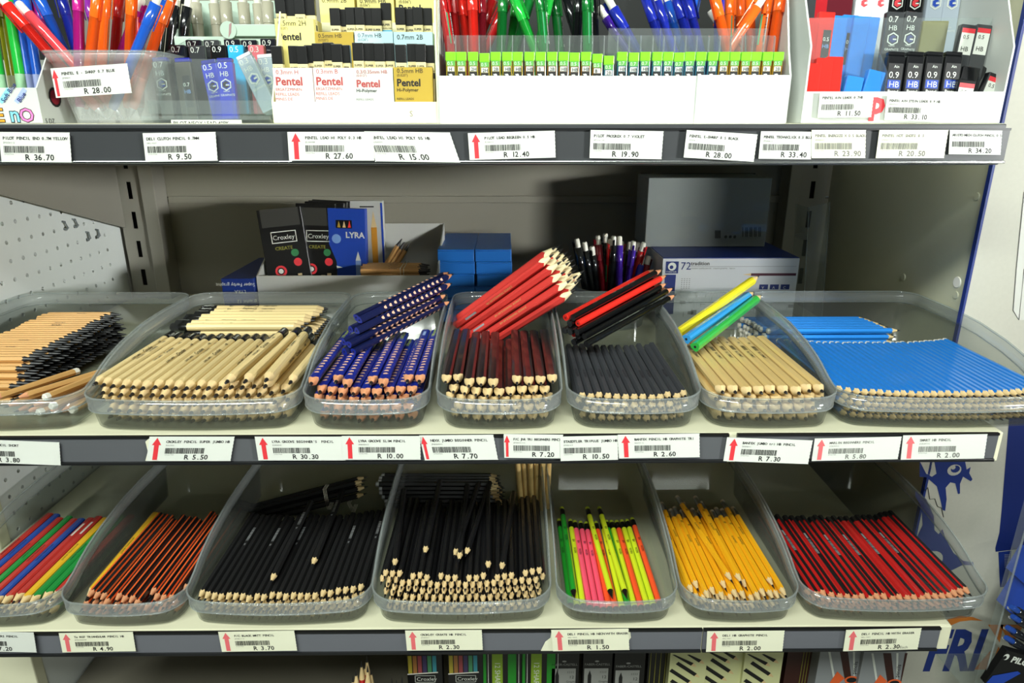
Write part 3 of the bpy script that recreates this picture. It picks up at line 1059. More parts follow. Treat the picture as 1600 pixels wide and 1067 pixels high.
# dark grey pencils, with red and black ones leaning
b = bm_[4]
fill(b, ['bantex'], 'dark_grey_pencil', 'dark grey hexagonal pencil', .0043, 4, pitch=2.05, rolls=(0.0, 0.0, PI / 3), jit=.008, ytip=.018, yaw=.0)
bundle(lambda i, j: 'rb_red' if (i, j) in ((1, 0), (5, 0), (0, 1), (4, 1), (2, 2)) else 'rb_blk', (.210, .880, 1.2445), (.086, .768, 1.2145), .178, 5, 3, .0041, lambda k: 'red_round_pencil' if k == 'rb_red' else 'black_round_pencil',
       lambda k, i, j, n: 'glossy %s round pencil leaning out of the dark grey pencils, %s row, %s' % ('red' if k == 'rb_red' else 'black', nth(i + 1), ('in front', 'in the middle', 'at the rear')[j]), fan=1.1, jit=.006, group='round pencils leaning out', skip=((0, 2), (4, 1), (4, 2)))

# varnished wood pencils, with three coloured ones leaning
b = bm_[5]
fill(b, ['natj'], 'varnished_jumbo_pencil', 'varnished wood triangular jumbo pencil', .0056, 4, pitch=2.15, rolls=(0.0, 0.0, 2.1), jit=.006, ytip=.018)
for k, (kd, c, t, e) in enumerate((('ly', 'yellow', (1186, 431), (1060, 520)), ('lb', 'light blue', (1178, 456), (1072, 530)), ('lg', 'green', (1190, 461), (1086, 542)))):
    lean(kd, t, .885 - .008 * k, e, c.replace(' ', '_') + '_jumbo_pencil', '%s jumbo pencil leaning out of the varnished wood pencils' % c, .178, .3)

# sky blue pencils, with a crosswise row behind
b = bm_[6]
fill(b, ['sky'], 'sky_blue_pencil', 'sky blue hexagonal pencil', .0038, 5, pitch=2.0, rolls=(0.0,), jit=.003, ytip=.020)
for L in range(5):
    for i in range(8):
        y = .858 + i * .0079
        z = b['z'] + .0055 + L * .0069 + (.002 if L == 4 else 0)
        x = b['xl'] + .19 - i * .002 + R.uniform(-.003, .003) - .02
        place('sky', (x + .01, y, z), (x - .1, y, z), 0, 'sky_blue_pencil', 'sky blue pencil lying crosswise behind, %s from the front, %s layer' % (nth(i + 1), LAYER[4 - L]), group='sky blue pencils lying crosswise')

# ---- lower row
b = bl_[0]
seq = ['tb', 'tr', 'tg', 'tr', 'tb', 'tbw', 'trw', 'tr', 'ty', 'tg', 'tg', 'tr']
seq2 = ['tr', 'tb', 'tr', 'tg', 'tr', 'tb', 'trw', 'trw', 'ty', 'tg', 'tg', 'tr', 'tr']
cn = {'tb': 'blue', 'tr': 'red', 'tg': 'green', 'ty': 'yellow'}
fill(b, lambda i, L, n, top: seq2[int(i * 12.9 / n)] if top else seq[(i * 5 + L) % 12], 'coloured_triangular_pencil', lambda k: cn[k[:2]] + ' triangular pencil', .0047, 3, pitch=2.1, rolls=(0.0,), jit=.01, ytip=.018)
b = bl_[1]
fill(b, ['obs'], 'striped_orange_pencil', 'orange and black striped pencil', .0041, 3, pitch=2.08, rolls=H6, jit=.010, ytip=.018, topn=lambda i, n: i > 0, y_extra=lambda i, n: .004 * ((i * 7) % 4))
place('ty', (b['xl'] + .021, b['y0'] + .024, b['z'] + .018), (b['xl'] + .018, b['y0'] + .124, b['z'] + .0185), 0, 'yellow_triangular_pencil', 'lone yellow pencil against the left wall of the orange striped bin')
b = bl_[2]
fill(b, lambda i, L, n, top: 'mblp' if (i * 7 + L) % 4 == 1 else 'mbl', 'matte_black_pencil', 'matte black hexagonal pencil', .0040, 4, pitch=2.04, rolls=(0.0,), jit=.004, ytip=.017, y_extra=lambda i, n: .006 if i > n * .72 else (.003 if i > n * .4 else 0))
for k, (tx, ty_, e) in enumerate((((422, 910)), ) if 0 else ((422, 912, (478, 800)), (487, 886, (526, 790)))):
    lie('mblp', (tx, ty_), e, b['z'] + .0362, 'matte_black_pencil', 'matte black pencil resting on top of its layer, %s from the left' % nth(k + 1))
bundle(lambda i, j: 'mblp' if j == 0 else 'mbl', tuple(at(575, 760, Y=.872)), tuple(at(404, 804, Y=.868)), .176, 3, 3, .0042, 'matte_black_pencil', 'matte black pencil in the banded bundle at the back, %s from the top', fan=1.03, roll=PI / 3, jit=.004, group='bundle of matte black pencils', skip=((2, 1), (2, 2)))
for k, (p0, p1) in enumerate((((507, 764), (514, 796)), ((545, 786), (552, 800)))):
    a, c = at(*p0, Y=.858), at(*p1, Y=.838)
    mb = MB()
    for s in range(3):
        o_ = Vector((.002 * s - .002, 0, 0))
        mb.tube([a + o_ + Vector((0, .016, -.002)), a + o_, (a + c) / 2 + o_ + Vector((.001, -.005, .004)), c + o_, c + o_ + Vector((0, .02, .0))], .0005, m_ivory, 5)
    tag(mb.build('rubber_band'), 'pale rubber band around the %s of the matte black bundle' % ('middle', 'point end')[k], 'rubber band')
b = bl_[3]
fill(b, lambda i, L, n, top: 'hexb', 'black_hexagonal_pencil', 'black hexagonal pencil with pale point', .0038, 6, pitch=2.1, rolls=(0.0, .1, -.1), jit=.006, ytip=.018, ystep=.0035, topn=lambda i, n: i % 4 != 3)
for k, (t, e) in enumerate((((663, 868), (685, 762)), ((709, 872), (742, 772)), ((727, 870), (760, 770)), ((717, 878), (728, 778)), ((763, 892), (762, 790)), ((783, 894), (800, 785)), ((616, 888), (628, 790)))):
    lie('hexb', t, e, b['z'] + .0472 + .0006 * (k % 2), 'black_hexagonal_pencil', 'black hexagonal pencil lying loose on the heap, %s from the left' % nth(k + 1) if k else 'black hexagonal pencil with the highest point, loose on the heap')
for L in range(6):
    for i in range(4):
        y, z = .872 + i * .0082, b['z'] + .005 + L * .0069
        x = b['xr'] - .052 - L * .002 + R.uniform(-.003, .003)
        place('hexs', (x, y, z), (x - .1, y, z + .0005), 0, 'silver_ended_black_pencil', 'black pencil with silver end lying crosswise, %s from the front, %s layer' % (nth(i + 1), LAYER[5 - L]), group='black pencils lying crosswise')
for k in range(6):
    t, e = at(806 + k * 9, 722 + (k % 2) * 3, Y=.865), at(815 + k * 8, 790, Y=.858)
    d_ = (e - t).normalized()
    foot = Vector((e.x, .862 + .004 * (k % 2), b['z'] + .004))
    place('natr', foot + Vector((-.02, .0, .14)).normalized() * .176 * 0 + Vector((-.014 + .004 * k, .02, .174)), foot, RND[k], 'plain_wood_pencil', 'plain wood pencil standing in the corner of the black heap, %s from left' % nth(k + 1))
b = bl_[4]
ns = ['ng', 'ny', 'ny', 'no', 'np', 'np', 'np', 'no', 'no', 'no', 'ny', 'ny', 'ng', 'ny', 'no', 'ng', 'ny', 'ny', 'no', 'no']
nn = {'ng': 'green', 'ny': 'yellow', 'no': 'orange', 'np': 'pink'}
fill(b, lambda i, L, n, top: ns[min(19, int(i * 20 / n))] if 1 else 0, 'neon_pencil', lambda k: 'neon %s pencil with black dipped ends' % nn[k], .0035, 1, pitch=2.03, zstep=1.6, rolls=(0.0, .2, -.2, -.1), jit=.005, ytip=.019)
for k, (c, t, e) in enumerate((('ng', (0.010, .0), .0), ('ny', (.45, .006), -.004), ('ny', (.62, .005), -.004))):
    x = b['xl'] + .022 + t[0] * (b['xr'] - b['xl'] - .04)
    place(c, (x, b['y0'] + .028, b['z'] + .0106), (x + e, b['y0'] + .128, b['z'] + .0122), 0, 'neon_pencil', 'neon %s pencil lying on top of the others, %s from the left' % (nn[c], nth(k + 1)))
b = bl_[5]
fill(b, ['yel'], 'yellow_pencil', 'yellow pencil with metal ferrule and eraser', .0037, 4, pitch=2.08, rolls=(0.0, 0.0, PI / 3), jit=.010, ytip=.018, yaw=-.01, y_extra=lambda i, n: (.016 if i % 7 in (1, 5) else 0))
for k, (t, e) in enumerate((((1146, 912), (1064, 786)), ((1160, 914), (1090, 784)))):
    lie('yel', t, e, b['z'] + .0332, 'yellow_pencil', 'yellow pencil lying slantwise over the rest, %s of two' % nth(k + 1), group='slanting yellow pencils')
b = bl_[6]
fill(b, lambda i, L, n, top: 'rbsp' if (i * 5 + L) % 3 == 0 else ('rbs' if i % 2 else 'rbsk'), 'striped_red_pencil', 'red and black striped pencil', .0040, 3, pitch=2.03, rolls=(0.0, 0.0, 0.0, PI / 3), jit=.006, ytip=.019)
# ---------------------------------------------------------------- behind the bins on the middle shelf
def carton(name, label, cat, o, w, d, h, m, rot=0.0, tilt=0.0, roll=0.0, faces=None, side=None, bev=.0006, group=None):
    """a closed box standing on O (front lower left corner, world); rot about Z, tilt back about its lower front edge, roll sideways.
    FACES(mb, P) prints on the front: P(x, z) is a point of it"""
    T = Matrix.Translation(Vector(o)) @ Matrix.Rotation(rot, 4, 'Z') @ Matrix.Rotation(-tilt, 4, 'X') @ Matrix.Rotation(roll, 4, 'Y')
    root = thing(name, label, cat, tuple(o), group)
    mb = MB()
    mb.box((0, 0, 0), (w, d, h), m, bev, T)
    body = mb.build('carton', root)
    ax = (T.to_3x3() @ UX, T.to_3x3() @ UZ)
    if faces:
        mb = MB()
        faces(mb, lambda x, z, l=0: T @ Vector((x, -.0003 - .0002 * l, z)), ax)
        mb.build('front_print', body)
    if side:
        mb = MB()
        side(mb, T)
        mb.build('side_print', body)
    return root


def rect(mb, P, x0, z0, x1, z1, m, l=0):
    mb.add([P(x0, z0, l), P(x1, z0, l), P(x1, z1, l), P(x0, z1, l)], [(0, 1, 2, 3)], m)


def frame_lines(mb, P, x0, z0, x1, z1, t, m, l=0):
    for a in ((x0, z0, x1, z0 + t), (x0, z1 - t, x1, z1), (x0, z0, x0 + t, z1), (x1 - t, z0, x1, z1)):
        rect(mb, P, *a, m, l)


m_pack = mat('black_pack', '#121212', .35)
m_packgrey = mat('grey_pack_flap', '#33332f', .5)
m_blue = mat('blue_pack', '#1e44a8', .4)
m_deepblue = mat('deep_blue_pack', '#16317f', .4)
m_bluebox = mat('bright_blue_carton', '#1263b4', .45)
m_tray = mat('grey_white_tray', '#b9bab4', .55, noise=.03, scale=12)
m_green = mat('green_sticker', '#2e7a48', .5)
m_gold = mat('gold_card', '#b59a3a', .4, noise=.03, scale=20)
m_olive = mat('olive_print', '#7d7a30', .5)

YTRAY = .965
fl = at(400, 431, Y=YTRAY)
fr_ = at(684, 431, Y=YTRAY)
hb = at(640, 349, Y=YTRAY + .13).z
x0, x1, y0, y1, zb, zf = fl.x, fr_.x, YTRAY, YTRAY + .13, ZM + .0005, fl.z
o = thing('card_tray', 'grey white open card tray holding black and blue pencil packs', 'tray', (x0, y0, ZM))
t = .002
mb = MB()
mb.box((x0, y0, zb), (x1, y0 + t, zf), m_tray)
mb.build('front_wall', o)
mb = MB()
mb.box((x0, y1 - t, zb), (x1, y1, hb), m_tray)
mb.build('back_wall', o)
for xx in (x0, x1 - t):
    mb = MB()
    mb.prism([(xx, y0 + t, zb), (xx, y1 - t, zb), (xx, y1 - t, hb), (xx, y0 + t, zf)], (t, 0, 0), m_tray)
    mb.build('side_wall', o)
mb = MB()
mb.box((x0 + t, y0 + t, zb), (x1 - t, y1 - t, zb + t), m_tray)
mb.build('bottom', o)
ztr = zb + t + .0004


def croxley_pack(mb, P, ax):
    ux, uz = ax
    w = .062
    rect(mb, P, .004, .150, w - .004, .176, m_packgrey)
    frame_lines(mb, P, .014, .126, .050, .143, .0012, m_card)
    mb.text('Croxley', P(.016, .131), ux, uz, .0095, m_card)
    mb.text('CREATE', P(.017, .116), ux, uz, .007, m_olive, bold=.02)
    disc(mb, P(.044, .110), ux, uz, .0055, .0055, m_green)
    disc(mb, P(.046, .096), ux, uz, .006, .006, m_red)
    disc(mb, P(.020, .085), ux, uz, .0085, .0085, m_red)
    disc(mb, P(.020, .085, 1), ux, uz, .0052, .0052, m_pack)
    disc(mb, P(.020, .085, 2), ux, uz, .0036, .0036, m_card)
    for k in range(4):
        mb.add([P(.016 + .009 * k, .048 + .003 * k), P(.022 + .009 * k, .048 + .003 * k), P(.022 + .009 * k, .070 + .003 * k), P(.016 + .009 * k, .070 + .003 * k)], [(0, 1, 2, 3)], m_tipwood)
    mb.add([P(.012, .034), P(.05, .052), P(.06, .02), P(.03, .02)], [(0, 1, 2, 3)], m_olive)


def pack(px, py, Y, w, d, h, m, rot, tilt, roll, label, faces=None, name='pencil_pack', cat='pencil pack', zbase=None, group=None):
    p = at(px, py, Y=Y)
    return carton(name, label, cat, (p.x, Y, ztr + d * math.sin(tilt) + w * max(0, math.sin(roll))), w, d, h, m, rot, tilt, roll, faces, group=group)


pack(424, 430, YTRAY + .016, .062, .012, .176, m_pack, .20, .12, -.08, 'black pencil pack at the front of the tray, tilted, red target mark', croxley_pack)
pack(462, 430, YTRAY + .038, .058, .010, .182, m_pack, .06, .10, .03, 'black pencil pack behind the tilted one, green and red dots showing', croxley_pack)
for k in range(3):
    pack(471 + k * 6, 430, YTRAY + .056 + .0145 * k, .058, .011, .181, m_pack, .06, .10, .06, 'plain black pencil pack edge on, %s behind the front packs' % nth(k + 1))


def lyra_pack(mb, P, ax):
    ux, uz = ax
    rect(mb, P, .012, .146, .036, .158, m_pack)
    for k, c in enumerate((m_gold, m_tipwood, m_red)):
        mb.add([P(.014 + .008 * k, .147, 1), P(.019 + .008 * k, .147, 1), P(.0165 + .008 * k, .157, 1)], [(0, 1, 2)], c)
    mb.text('LYRA', P(.026, .132), ux, uz, .012, m_card, bold=.03)
    disc(mb, P(.012, .13), ux, uz, .007, .007, mat('pale_blue_disc', '#7aa0d8', .5))
    mb.add([P(.006, .084), P(.020, .087), P(.006, .091)], [(0, 1, 2)], m_card)
    rect(mb, P, .004, .07, .022, .0725, m_card)
    rect(mb, P, .004, .01, .036, .062, m_tray)
    mb.text('beginners', P(.007, .051, 1), ux, uz, .006, m_ink)
    s = mat('pencil_drawing', '#7f9bd0', .5)
    rect(mb, P, .040, .02, .048, .098, s)
    mb.add([P(.040, .098), P(.048, .098), P(.044, .112)], [(0, 1, 2)], m_card)


pack(513, 430, YTRAY + .046, .056, .014, .175, m_blue, -.05, .06, .02, 'blue pencil pack with pencil drawing standing in the tray', lyra_pack)


def picture_pack(mb, P, ax):
    p = mat('picture_pencil_amber', '#c98a2a', .5)
    rect(mb, P, .046, .02, .055, .140, p)
    mb.add([P(.046, .14), P(.055, .14), P(.0505, .166)], [(0, 1, 2)], m_tipwood)
    rect(mb, P, .030, .171, .052, .173, m_ink)
    rect(mb, P, .062, .002, .065, .178, m_blue)


pack(538, 430, YTRAY + .100, .066, .012, .181, m_tray, 0, .05, .0, 'white pencil pack with one large amber pencil picture', picture_pack)

# banded short pencils lying in the tray
i = 0
for L in range(3):
    for k in range(6):
        p = at(668, 396 + 11 * (2 - L), Y=YTRAY + .018)
        y = YTRAY + .012 + k * .0085 + (.004 if L % 2 else 0)
        zz = zf - .004 + L * .0071 - .006
        place('short', (p.x + R.uniform(-.004, .002), y, zz), (p.x - .1, y + .002, zz), 0, 'short_brown_pencil', 'short brown pencil in the tray bundle, %s row, %s from the front' % (LAYER[2 - L], nth(k + 1)),
              group='banded bundle of short brown pencils')
for n_, xx in enumerate((625, 630)):
    p = at(xx, 400, Y=YTRAY + .01)
    mb = MB()
    zz = zf - .015
    mb.tube([(p.x, YTRAY + .0065, zz), (p.x, YTRAY + .0065, zz + .024), (p.x + .001, YTRAY + .03, zz + .0262), (p.x, YTRAY + .0595, zz + .024), (p.x, YTRAY + .0595, zz), (p.x, YTRAY + .03, zz - .0015)], .0006, m_oldcard, 5, True)
    tag(mb.build('rubber_band'), 'yellow rubber band round the short brown pencil bundle, %s' % ('nearer the packs', 'nearer the points')[n_], 'rubber band')
# a box under the bundle keeps it level with the tray's front
carton('pencil_pack', 'flat carton lying in the tray under the banded short pencils', 'pencil pack', (x1 - .13, YTRAY + .006, ztr), .122, .06, zf - .0152 - ztr, m_tray)
for k, (tx, ty, ex, ey) in enumerate(((628, 373, 606, 400), (632, 378, 612, 402), (640, 380, 622, 402))):
    a = at(tx, ty, Y=YTRAY + .095)
    e = a + Vector((-.030, -.004, -.045)).normalized() * .098
    place('short', a, e, .3 * k, 'short_brown_pencil', 'short brown pencil leaning in the back of the card tray, %s from left' % nth(k + 1))


def upside(mb, P, ax):
    w, h = .054, .06
    mb.text('Super Ferby graphit', P(.048, .080), -ax[0], -ax[1], .007, m_card)
    mb.text('LYRA', P(.034, .070), -ax[0], -ax[1], .007, m_card)
    mb.text('graphit 12', P(.048, .055), -ax[0], -ax[1], .007, m_card)


p = at(345, 436, Y=YTRAY - .008)
carton('pencil_pack', 'blue carton upside down beside the card tray, white print', 'pencil pack', (p.x, YTRAY - .008, ZM + .0005), x0 - p.x - .002, .16, p.z - ZM, m_deepblue, faces=upside)

# the stack of blue cartons
YC = 1.0
for col, (xa, xb) in enumerate(((683, 741), (742, 799))):
    tops = [390, 409, 427, 445, 463, 481]
    for k in range(6):
        a, b_ = at(xa + (k % 3) * 1.5, tops[k], Y=YC), at(xb + (k % 2), tops[k] + 17, Y=YC)
        hgt = .0178
        z = at(700, 390, Y=YC).z - .0188 * (k + 1)
        if z < ZM:
            continue
        m_top = mat('dark_carton_top', '#3c4148', .5)
        root = thing('lead_carton', 'blue carton in the stack behind the red pencils, %s column, %s from the top' % (('left', 'right')[col], nth(k + 1)), 'carton', (a.x, YC, z), 'stack of blue cartons')
        mb = MB()
        mb.box((a.x, YC + .003, z), (b_.x, YC + .16, z + .0183), m_bluebox, .0006)
        mb.build('carton', root)
        mb = MB()
        mb.box((a.x + .0004, YC + .001, z + .002), (b_.x - .0004, YC + .004, z + .0165), m_bluebox, .0006)
        mb.build('front_flap', root)
zlow = at(700, 390, Y=YC).z - .0188 * 6
zz = at(700, 390, Y=YC).z
n_in = int((zz - ZM) / .0188)


# ---- a pen kind: clear coloured barrel, cap, clip, grip, metal cone
def pen_meshes(key, body, r=.0052, length=.145, capm=None, topm=None, grip=None, cone=None, label=None, clip=True, inner=None, tailm=None, gl=.034, refill=None):
    parts = []
    cone = cone or m_silver
    grip = grip or body
    c = MB()
    c.lathe([(0, .0006), (.003, .0007), (.0032, .0013), (.012, r * .72)], cone, 12)
    parts.append(('point_cone', c.mesh('point_cone'), []))
    g = MB()
    g.lathe([(.0121, r * .74), (.016, r * .93), (.012 + gl * .6, r * 1.0), (.012 + gl, r)], grip, 12)
    parts.append(('grip', g.mesh('grip'), []))
    b = MB()
    ya = .012 + gl
    yc = length - .038
    b.lathe([(ya + .0001, r), (yc, r)], body, 12)
    if label:
        rr = random.Random(key)
        z = r + .0003
        b.add([(-r * .7, yc - .032, z - .001), (r * .7, yc - .032, z - .001), (r * .7, yc - .002, z - .001), (-r * .7, yc - .002, z - .001)], [(0, 1, 2, 3)], m_card)
        b.add([(-r * .7, yc - .032, z - .0008), (-r * .05, yc - .032, z - .0008), (-r * .05, yc - .002, z - .0008), (-r * .7, yc - .002, z - .0008)], [(0, 1, 2, 3)], label)
        y = yc - .029
        while y < yc - .005:
            w = rr.choice((.0005, .001))
            b.add([(r * .1, y, z - .0006), (r * .6, y, z - .0006), (r * .6, y + w, z - .0006), (r * .1, y + w, z - .0006)], [(0, 1, 2, 3)], m_ink)
            y += w + .0007
    inner_ = []
    if refill:
        f_ = MB()
        f_.lathe([(ya + .001, r * .45), (yc - .001, r * .45)], refill, 8)
        inner_ = [('lead_tube', f_.mesh('lead_tube'))]
    parts.append(('barrel', b.mesh('barrel'), inner_))
    k = MB()
    k.lathe([(yc + .0001, r * 1.06), (length - .014, r * 1.1), (length - .0135, r * .8)], capm or body, 12)
    parts.append(('upper_cap', k.mesh('upper_cap'), []))
    t = MB()
    t.lathe([(length - .0135, r * .78), (length - .002, r * .78), (length, r * .6)], topm or m_ivory, 12)
    parts.append(('push_button', t.mesh('push_button'), []))
    if clip:
        q = MB()
        q.box((-r * .3, length - .040, r * 1.25), (r * .3, length - .004, r * 1.25 + .0012), tailm or body, .0004)
        q.box((-r * .3, length - .012, r * .7), (r * .3, length - .006, r * 1.3), tailm or body)
        parts.append(('clip', q.mesh('clip'), []))
    KIND[key] = parts


def plast(n, c, tr=.0):
    m = mat(n, c, .15, coat=.5)
    return m


def seethrough(n, c):
    l = lin(c)[:3]
    return clear(n, [min(1, .25 + .8 * x) for x in l], .5, 1.2, .08, l)


pc = {'magenta': '#b81f86', 'orange': '#f26a1c', 'redpen': '#d8281e', 'purple': '#8a2a9c', 'bluepen': '#1f55b8', 'coral': '#ef4a52', 'greenpen': '#1fa83a', 'olivepen': '#9a9a1c', 'dgreen': '#0f6a2a', 'violet': '#43219a',
      'darkblue': '#1c2a9a', 'blackpen': '#16181a', 'wine': '#7a1220', 'crimson': '#b01a1c', 'tangerine': '#f0641e', 'beige': '#b4b09c', 'mint': '#a8c8b8'}
pm = {k: plast('translucent_' + k, v) for k, v in pc.items()}
m_gs = mat('green_sticker_bright', '#35a368', .5)
for k, m in pm.items():
    ms = seethrough('see_through_' + k, pc[k])
    pen_meshes('pen_' + k, ms, capm=m, grip=mat('soft_grip_' + k, [min(1, x * .8 + .06) for x in lin(pc[k])[:3]], .5), tailm=ms, refill=m)
    pen_meshes('penl_' + k, m, label=m_gs if k not in ('blackpen', 'wine', 'violet') else m_card, grip=mat('soft_grip_' + k, '#888888', .5), capm=m)
    pen_meshes('penf_' + k, m, capm=m, label=None, topm=m_card, grip=mat('frost_' + k, [min(1, x * .6 + .25) for x in lin(pc[k])[:3]], .5))
pen_meshes('penx_beige', pm['beige'], r=.0066, length=.15, capm=pm['beige'], clip=False, grip=pm['beige'])

# pens in the round tub
cy_ = 1.03
c0 = at(957, 440, Y=cy_)
root = thing('round_tub', 'round clear tub of dark pens beside the pencil carton', 'tub', (c0.x, cy_, ZM))
rt_ = (at(1020, 440, Y=cy_).x - at(894, 440, Y=cy_).x) / 2
ht = c0.z - ZM - .004


def round_wall(mb, cx, cy, z0, prof, m, n=40):
    rings = [[Vector((cx + r * math.cos(2 * PI * k / n), cy + r * math.sin(2 * PI * k / n), z0 + z)) for k in range(n)] for z, r in prof]
    mb.loft(rings, m, True, True)


mb = MB()
ra = rt_
round_wall(mb, c0.x, cy_, ZM + .0004, [(0, ra * .78), (ht - .012, ra * .93), (ht - .011, ra * .99), (ht, ra), (ht, ra - .0015), (ht - .012, ra * .9), (.002, ra * .75)], m_frost)
tub = mb.build('tub', root)
mb = MB()
mb.tube([(c0.x + ra * math.cos(2 * PI * k / 40), cy_ + ra * math.sin(2 * PI * k / 40), ZM + ht) for k in range(40)], .0013, m_rim, 6, True)
mb.build('rim', root)
# its curved price label
mb = MB()
pts = []
for k in range(9):
    a = -PI / 2 - .75 + k * .17
    rr_ = ra * .91 + .003
    pts.append((c0.x + rr_ * math.cos(a), cy_ + rr_ * math.sin(a)))
za, zb2 = ZM + ht - .043, ZM + ht - .013
for k in range(8):
    mb.quad((pts[k][0], pts[k][1], za), (pts[k + 1][0], pts[k + 1][1], za), (pts[k + 1][0], pts[k + 1][1], zb2), (pts[k][0], pts[k][1], zb2), m_card if k else m_red)
    for j in range(6):
        if 1 < k < 6:
            f0, f1 = (j + .1) / 6, (j + .1 + R.choice((.3, .55))) / 6
            q = [Vector((pts[k][0] * (1 - f) + pts[k + 1][0] * f, pts[k][1] * (1 - f) + pts[k + 1][1] * f - .0004, 0)) for f in (f0, f1)]
            mb.quad(q[0] + UZ * (za + .01), q[1] + UZ * (za + .01), q[1] + UZ * (za + .02), q[0] + UZ * (za + .02), m_ink)
lb_ = mb.build('price_label', root)
pens = [(901, 373, 'blackpen', 0), (913, 378, 'blackpen', 0), (934, 368, 'wine', 0), (946, 365, 'blackpen', 1), (954, 374, 'crimson', 1), (968, 369, 'violet', 0), (971, 377, 'wine', 0),
        (985, 378, 'blackpen', 0), (990, 377, 'violet', 0), (1006, 379, 'crimson', 1), (1004, 400, 'darkblue', 1), (1014, 400, 'wine', 0), (959, 369, 'blackpen', 0), (925, 385, 'blackpen', 0), (997, 379, 'blackpen', 0)]
for k, (px, py, c, lab) in enumerate(pens):
    t = at(px, py, Y=cy_ + (-.012 + .007 * (k % 4)))
    u = (px - 957) / 60
    foot = Vector((c0.x + u * ra * .5 + .004 * (k % 3 - 1), cy_ + .018 * ((k % 5) / 2 - 1), ZM + .004))
    foot = t + (foot - t).normalized() * .145
    place(('penl_' if lab else 'pen_') + c, foot, t, R.uniform(2.6, 3.6), 'mechanical_pencil', 'dark mechanical pencil standing in the round tub, %s from left' % nth(1 + sorted(p[0] for p in pens).index(px)), 'pen', 'pens in the round tub')

# large pencil carton and the film-wrapped box on it
YK = .985
a, b_ = at(1036, 404, Y=YK), at(1250, 404, Y=YK)


def tradition(mb, P, ax):
    ux, uz = ax
    w, h = b_.x - a.x, a.z - ZM
    s = w / .214                                # one unit is a pixel of the photo / 1000
    U = lambda x, z, l=0: P(x * s / 1000, h - z * s / 1000, l)
    r4 = lambda x0, z0, x1, z1, m, l=0: mb.add([U(x0, z1, l), U(x1, z1, l), U(x1, z0, l), U(x0, z0, l)], [(0, 1, 2, 3)], m)
    r4(5, 5, 25, 24, m_navy)
    zm_ = h / s * 1000
    disc(mb, U(15, 13, 1), ux, uz, .0065 * s, .0065 * s, m_card)
    disc(mb, U(14, 14, 2), ux, uz, .003 * s, .003 * s, m_navy)
    mb.text('STAEDTLER', U(6, 22.5, 1), ux, uz, .0032 * s, m_card)
    r4(5, 26, 22, min(90, zm_ - 2), m_navy)
    mb.text('72', U(28, 18), ux, uz, .017 * s, m_navy)
    mb.text('tradition', U(44, 11), ux, uz, .0085 * s, m_ink, bold=.01)
    mb.text('premium quality pencils   crayons graphite   lapices', U(44, 17), ux, uz, .0034 * s, m_fade)
    r4(40, 13, 210, 13.4, m_fade)
    r4(140, 24, 211, 28, mat('picture_pencil_wine', '#4a1020', .4))
    mb.add([U(140, 24), U(140, 28), U(127, 26)], [(0, 1, 2)], m_tipwood)
    for k in range(3):
        r4(155 + 17 * k, 42, 169 + 17 * k, 50, m_navy)
        mb.text('VAC'[k], U(159 + 17 * k, 49, 1), ux, uz, .006 * s, m_card)
    g = mat('pencil_sketch_grey', '#8c8d8e', .6)
    rr = random.Random(4)
    zm_ = h / s * 1000
    for k in range(70):                          # the drawing of town houses as sketch strokes
        x, z = rr.uniform(30, 205), rr.uniform(52, zm_ - 9)
        r4(x, z, x + rr.choice((.5, .7, 9)), z + rr.choice((.6, 5, 8)) * 1.0 if 1 else z, g)
    for k in range(26):
        t0 = rr.uniform(0, 6)
        cx, cz, rad = rr.uniform(35, 200), rr.uniform(55, zm_ - 10), rr.uniform(3, 9)
        pts = [U(cx + rad * math.cos(t0 + q * .3), cz + rad * math.sin(t0 + q * .3)) for q in range(9)]
        mb.tube(pts, .00025, g, 3)
    for k in range(6):
        for q in range(4):
            r4(31 + q * 4, 32 + k * 3, 33 + q * 4, 33.2 + k * 3, g)


carton('pencil_carton', 'white pencil carton with navy logo and a dark red pencil picture', 'carton', (a.x, YK, ZM + .0005), b_.x - a.x, .19, a.z - ZM - .0005, mat('pale_grey_carton', '#c9cccf', .45), faces=tradition)
ztop = a.z
mb = MB()
mb.box((a.x + .001, YK + .001, ztop + .0002), (b_.x - .001, YK + .18, ztop + .0012), m_deepblue)
tag(mb.build('blue_card_sheet'), 'dark blue card sheet lying on the white pencil carton', 'card')
YW = 1.075
w0, w1 = at(1007, 390, Y=YW), at(1194, 390, Y=YW)
wt = at(1100, 278, Y=YW).z
root = thing('wrapped_box', 'grey box in creased shrink film standing on the pencil carton', 'box', (w0.x, YW, ztop + .0015))
mb = MB()
mb.box((w0.x, YW, ztop + .0016), (w1.x, YW + .09, wt), mat('silver_grey_carton', '#8f9492', .4), .001)
bx_ = mb.build('carton', root)
mb = MB()
n = 14
rr = random.Random(3)
grid = [[Vector((w0.x + (w1.x - w0.x) * i / n, YW - .0022 - rr.uniform(0, .0022), ztop + .003 + (wt - ztop - .004) * k / 9)) for i in range(n + 1)] for k in range(10)]
for k in range(9):
    for i in range(n):
        mb.add([grid[k][i], grid[k][i + 1], grid[k + 1][i + 1], grid[k + 1][i]], [(0, 1, 2, 3)], m_film, True)
mb.build('shrink_film', root)
mb = MB()
PW = lambda px, py: at(px, py, Y=YW - .0006)
for x in range(14):
    if x % 3 != 1:
        mb.add([PW(1160 + x * 2.3, 370), PW(1161.3 + x * 2.3, 370), PW(1161.3 + x * 2.3, 355), PW(1160 + x * 2.3, 355)], [(0, 1, 2, 3)], m_ink)
mb.add([PW(1117, 372), PW(1126, 372), PW(1126, 360), PW(1117, 360)], [(0, 1, 2, 3)], m_ink)
for k in range(3):
    disc(mb, PW(1134 + 7 * k, 370), UX, UZ, .0025, .0025, m_ink)
mb.build('printed_marks', bx_)
wb, wbt = at(1004, 280, Y=YW + .095), at(1100, 270, Y=YW + .1).z
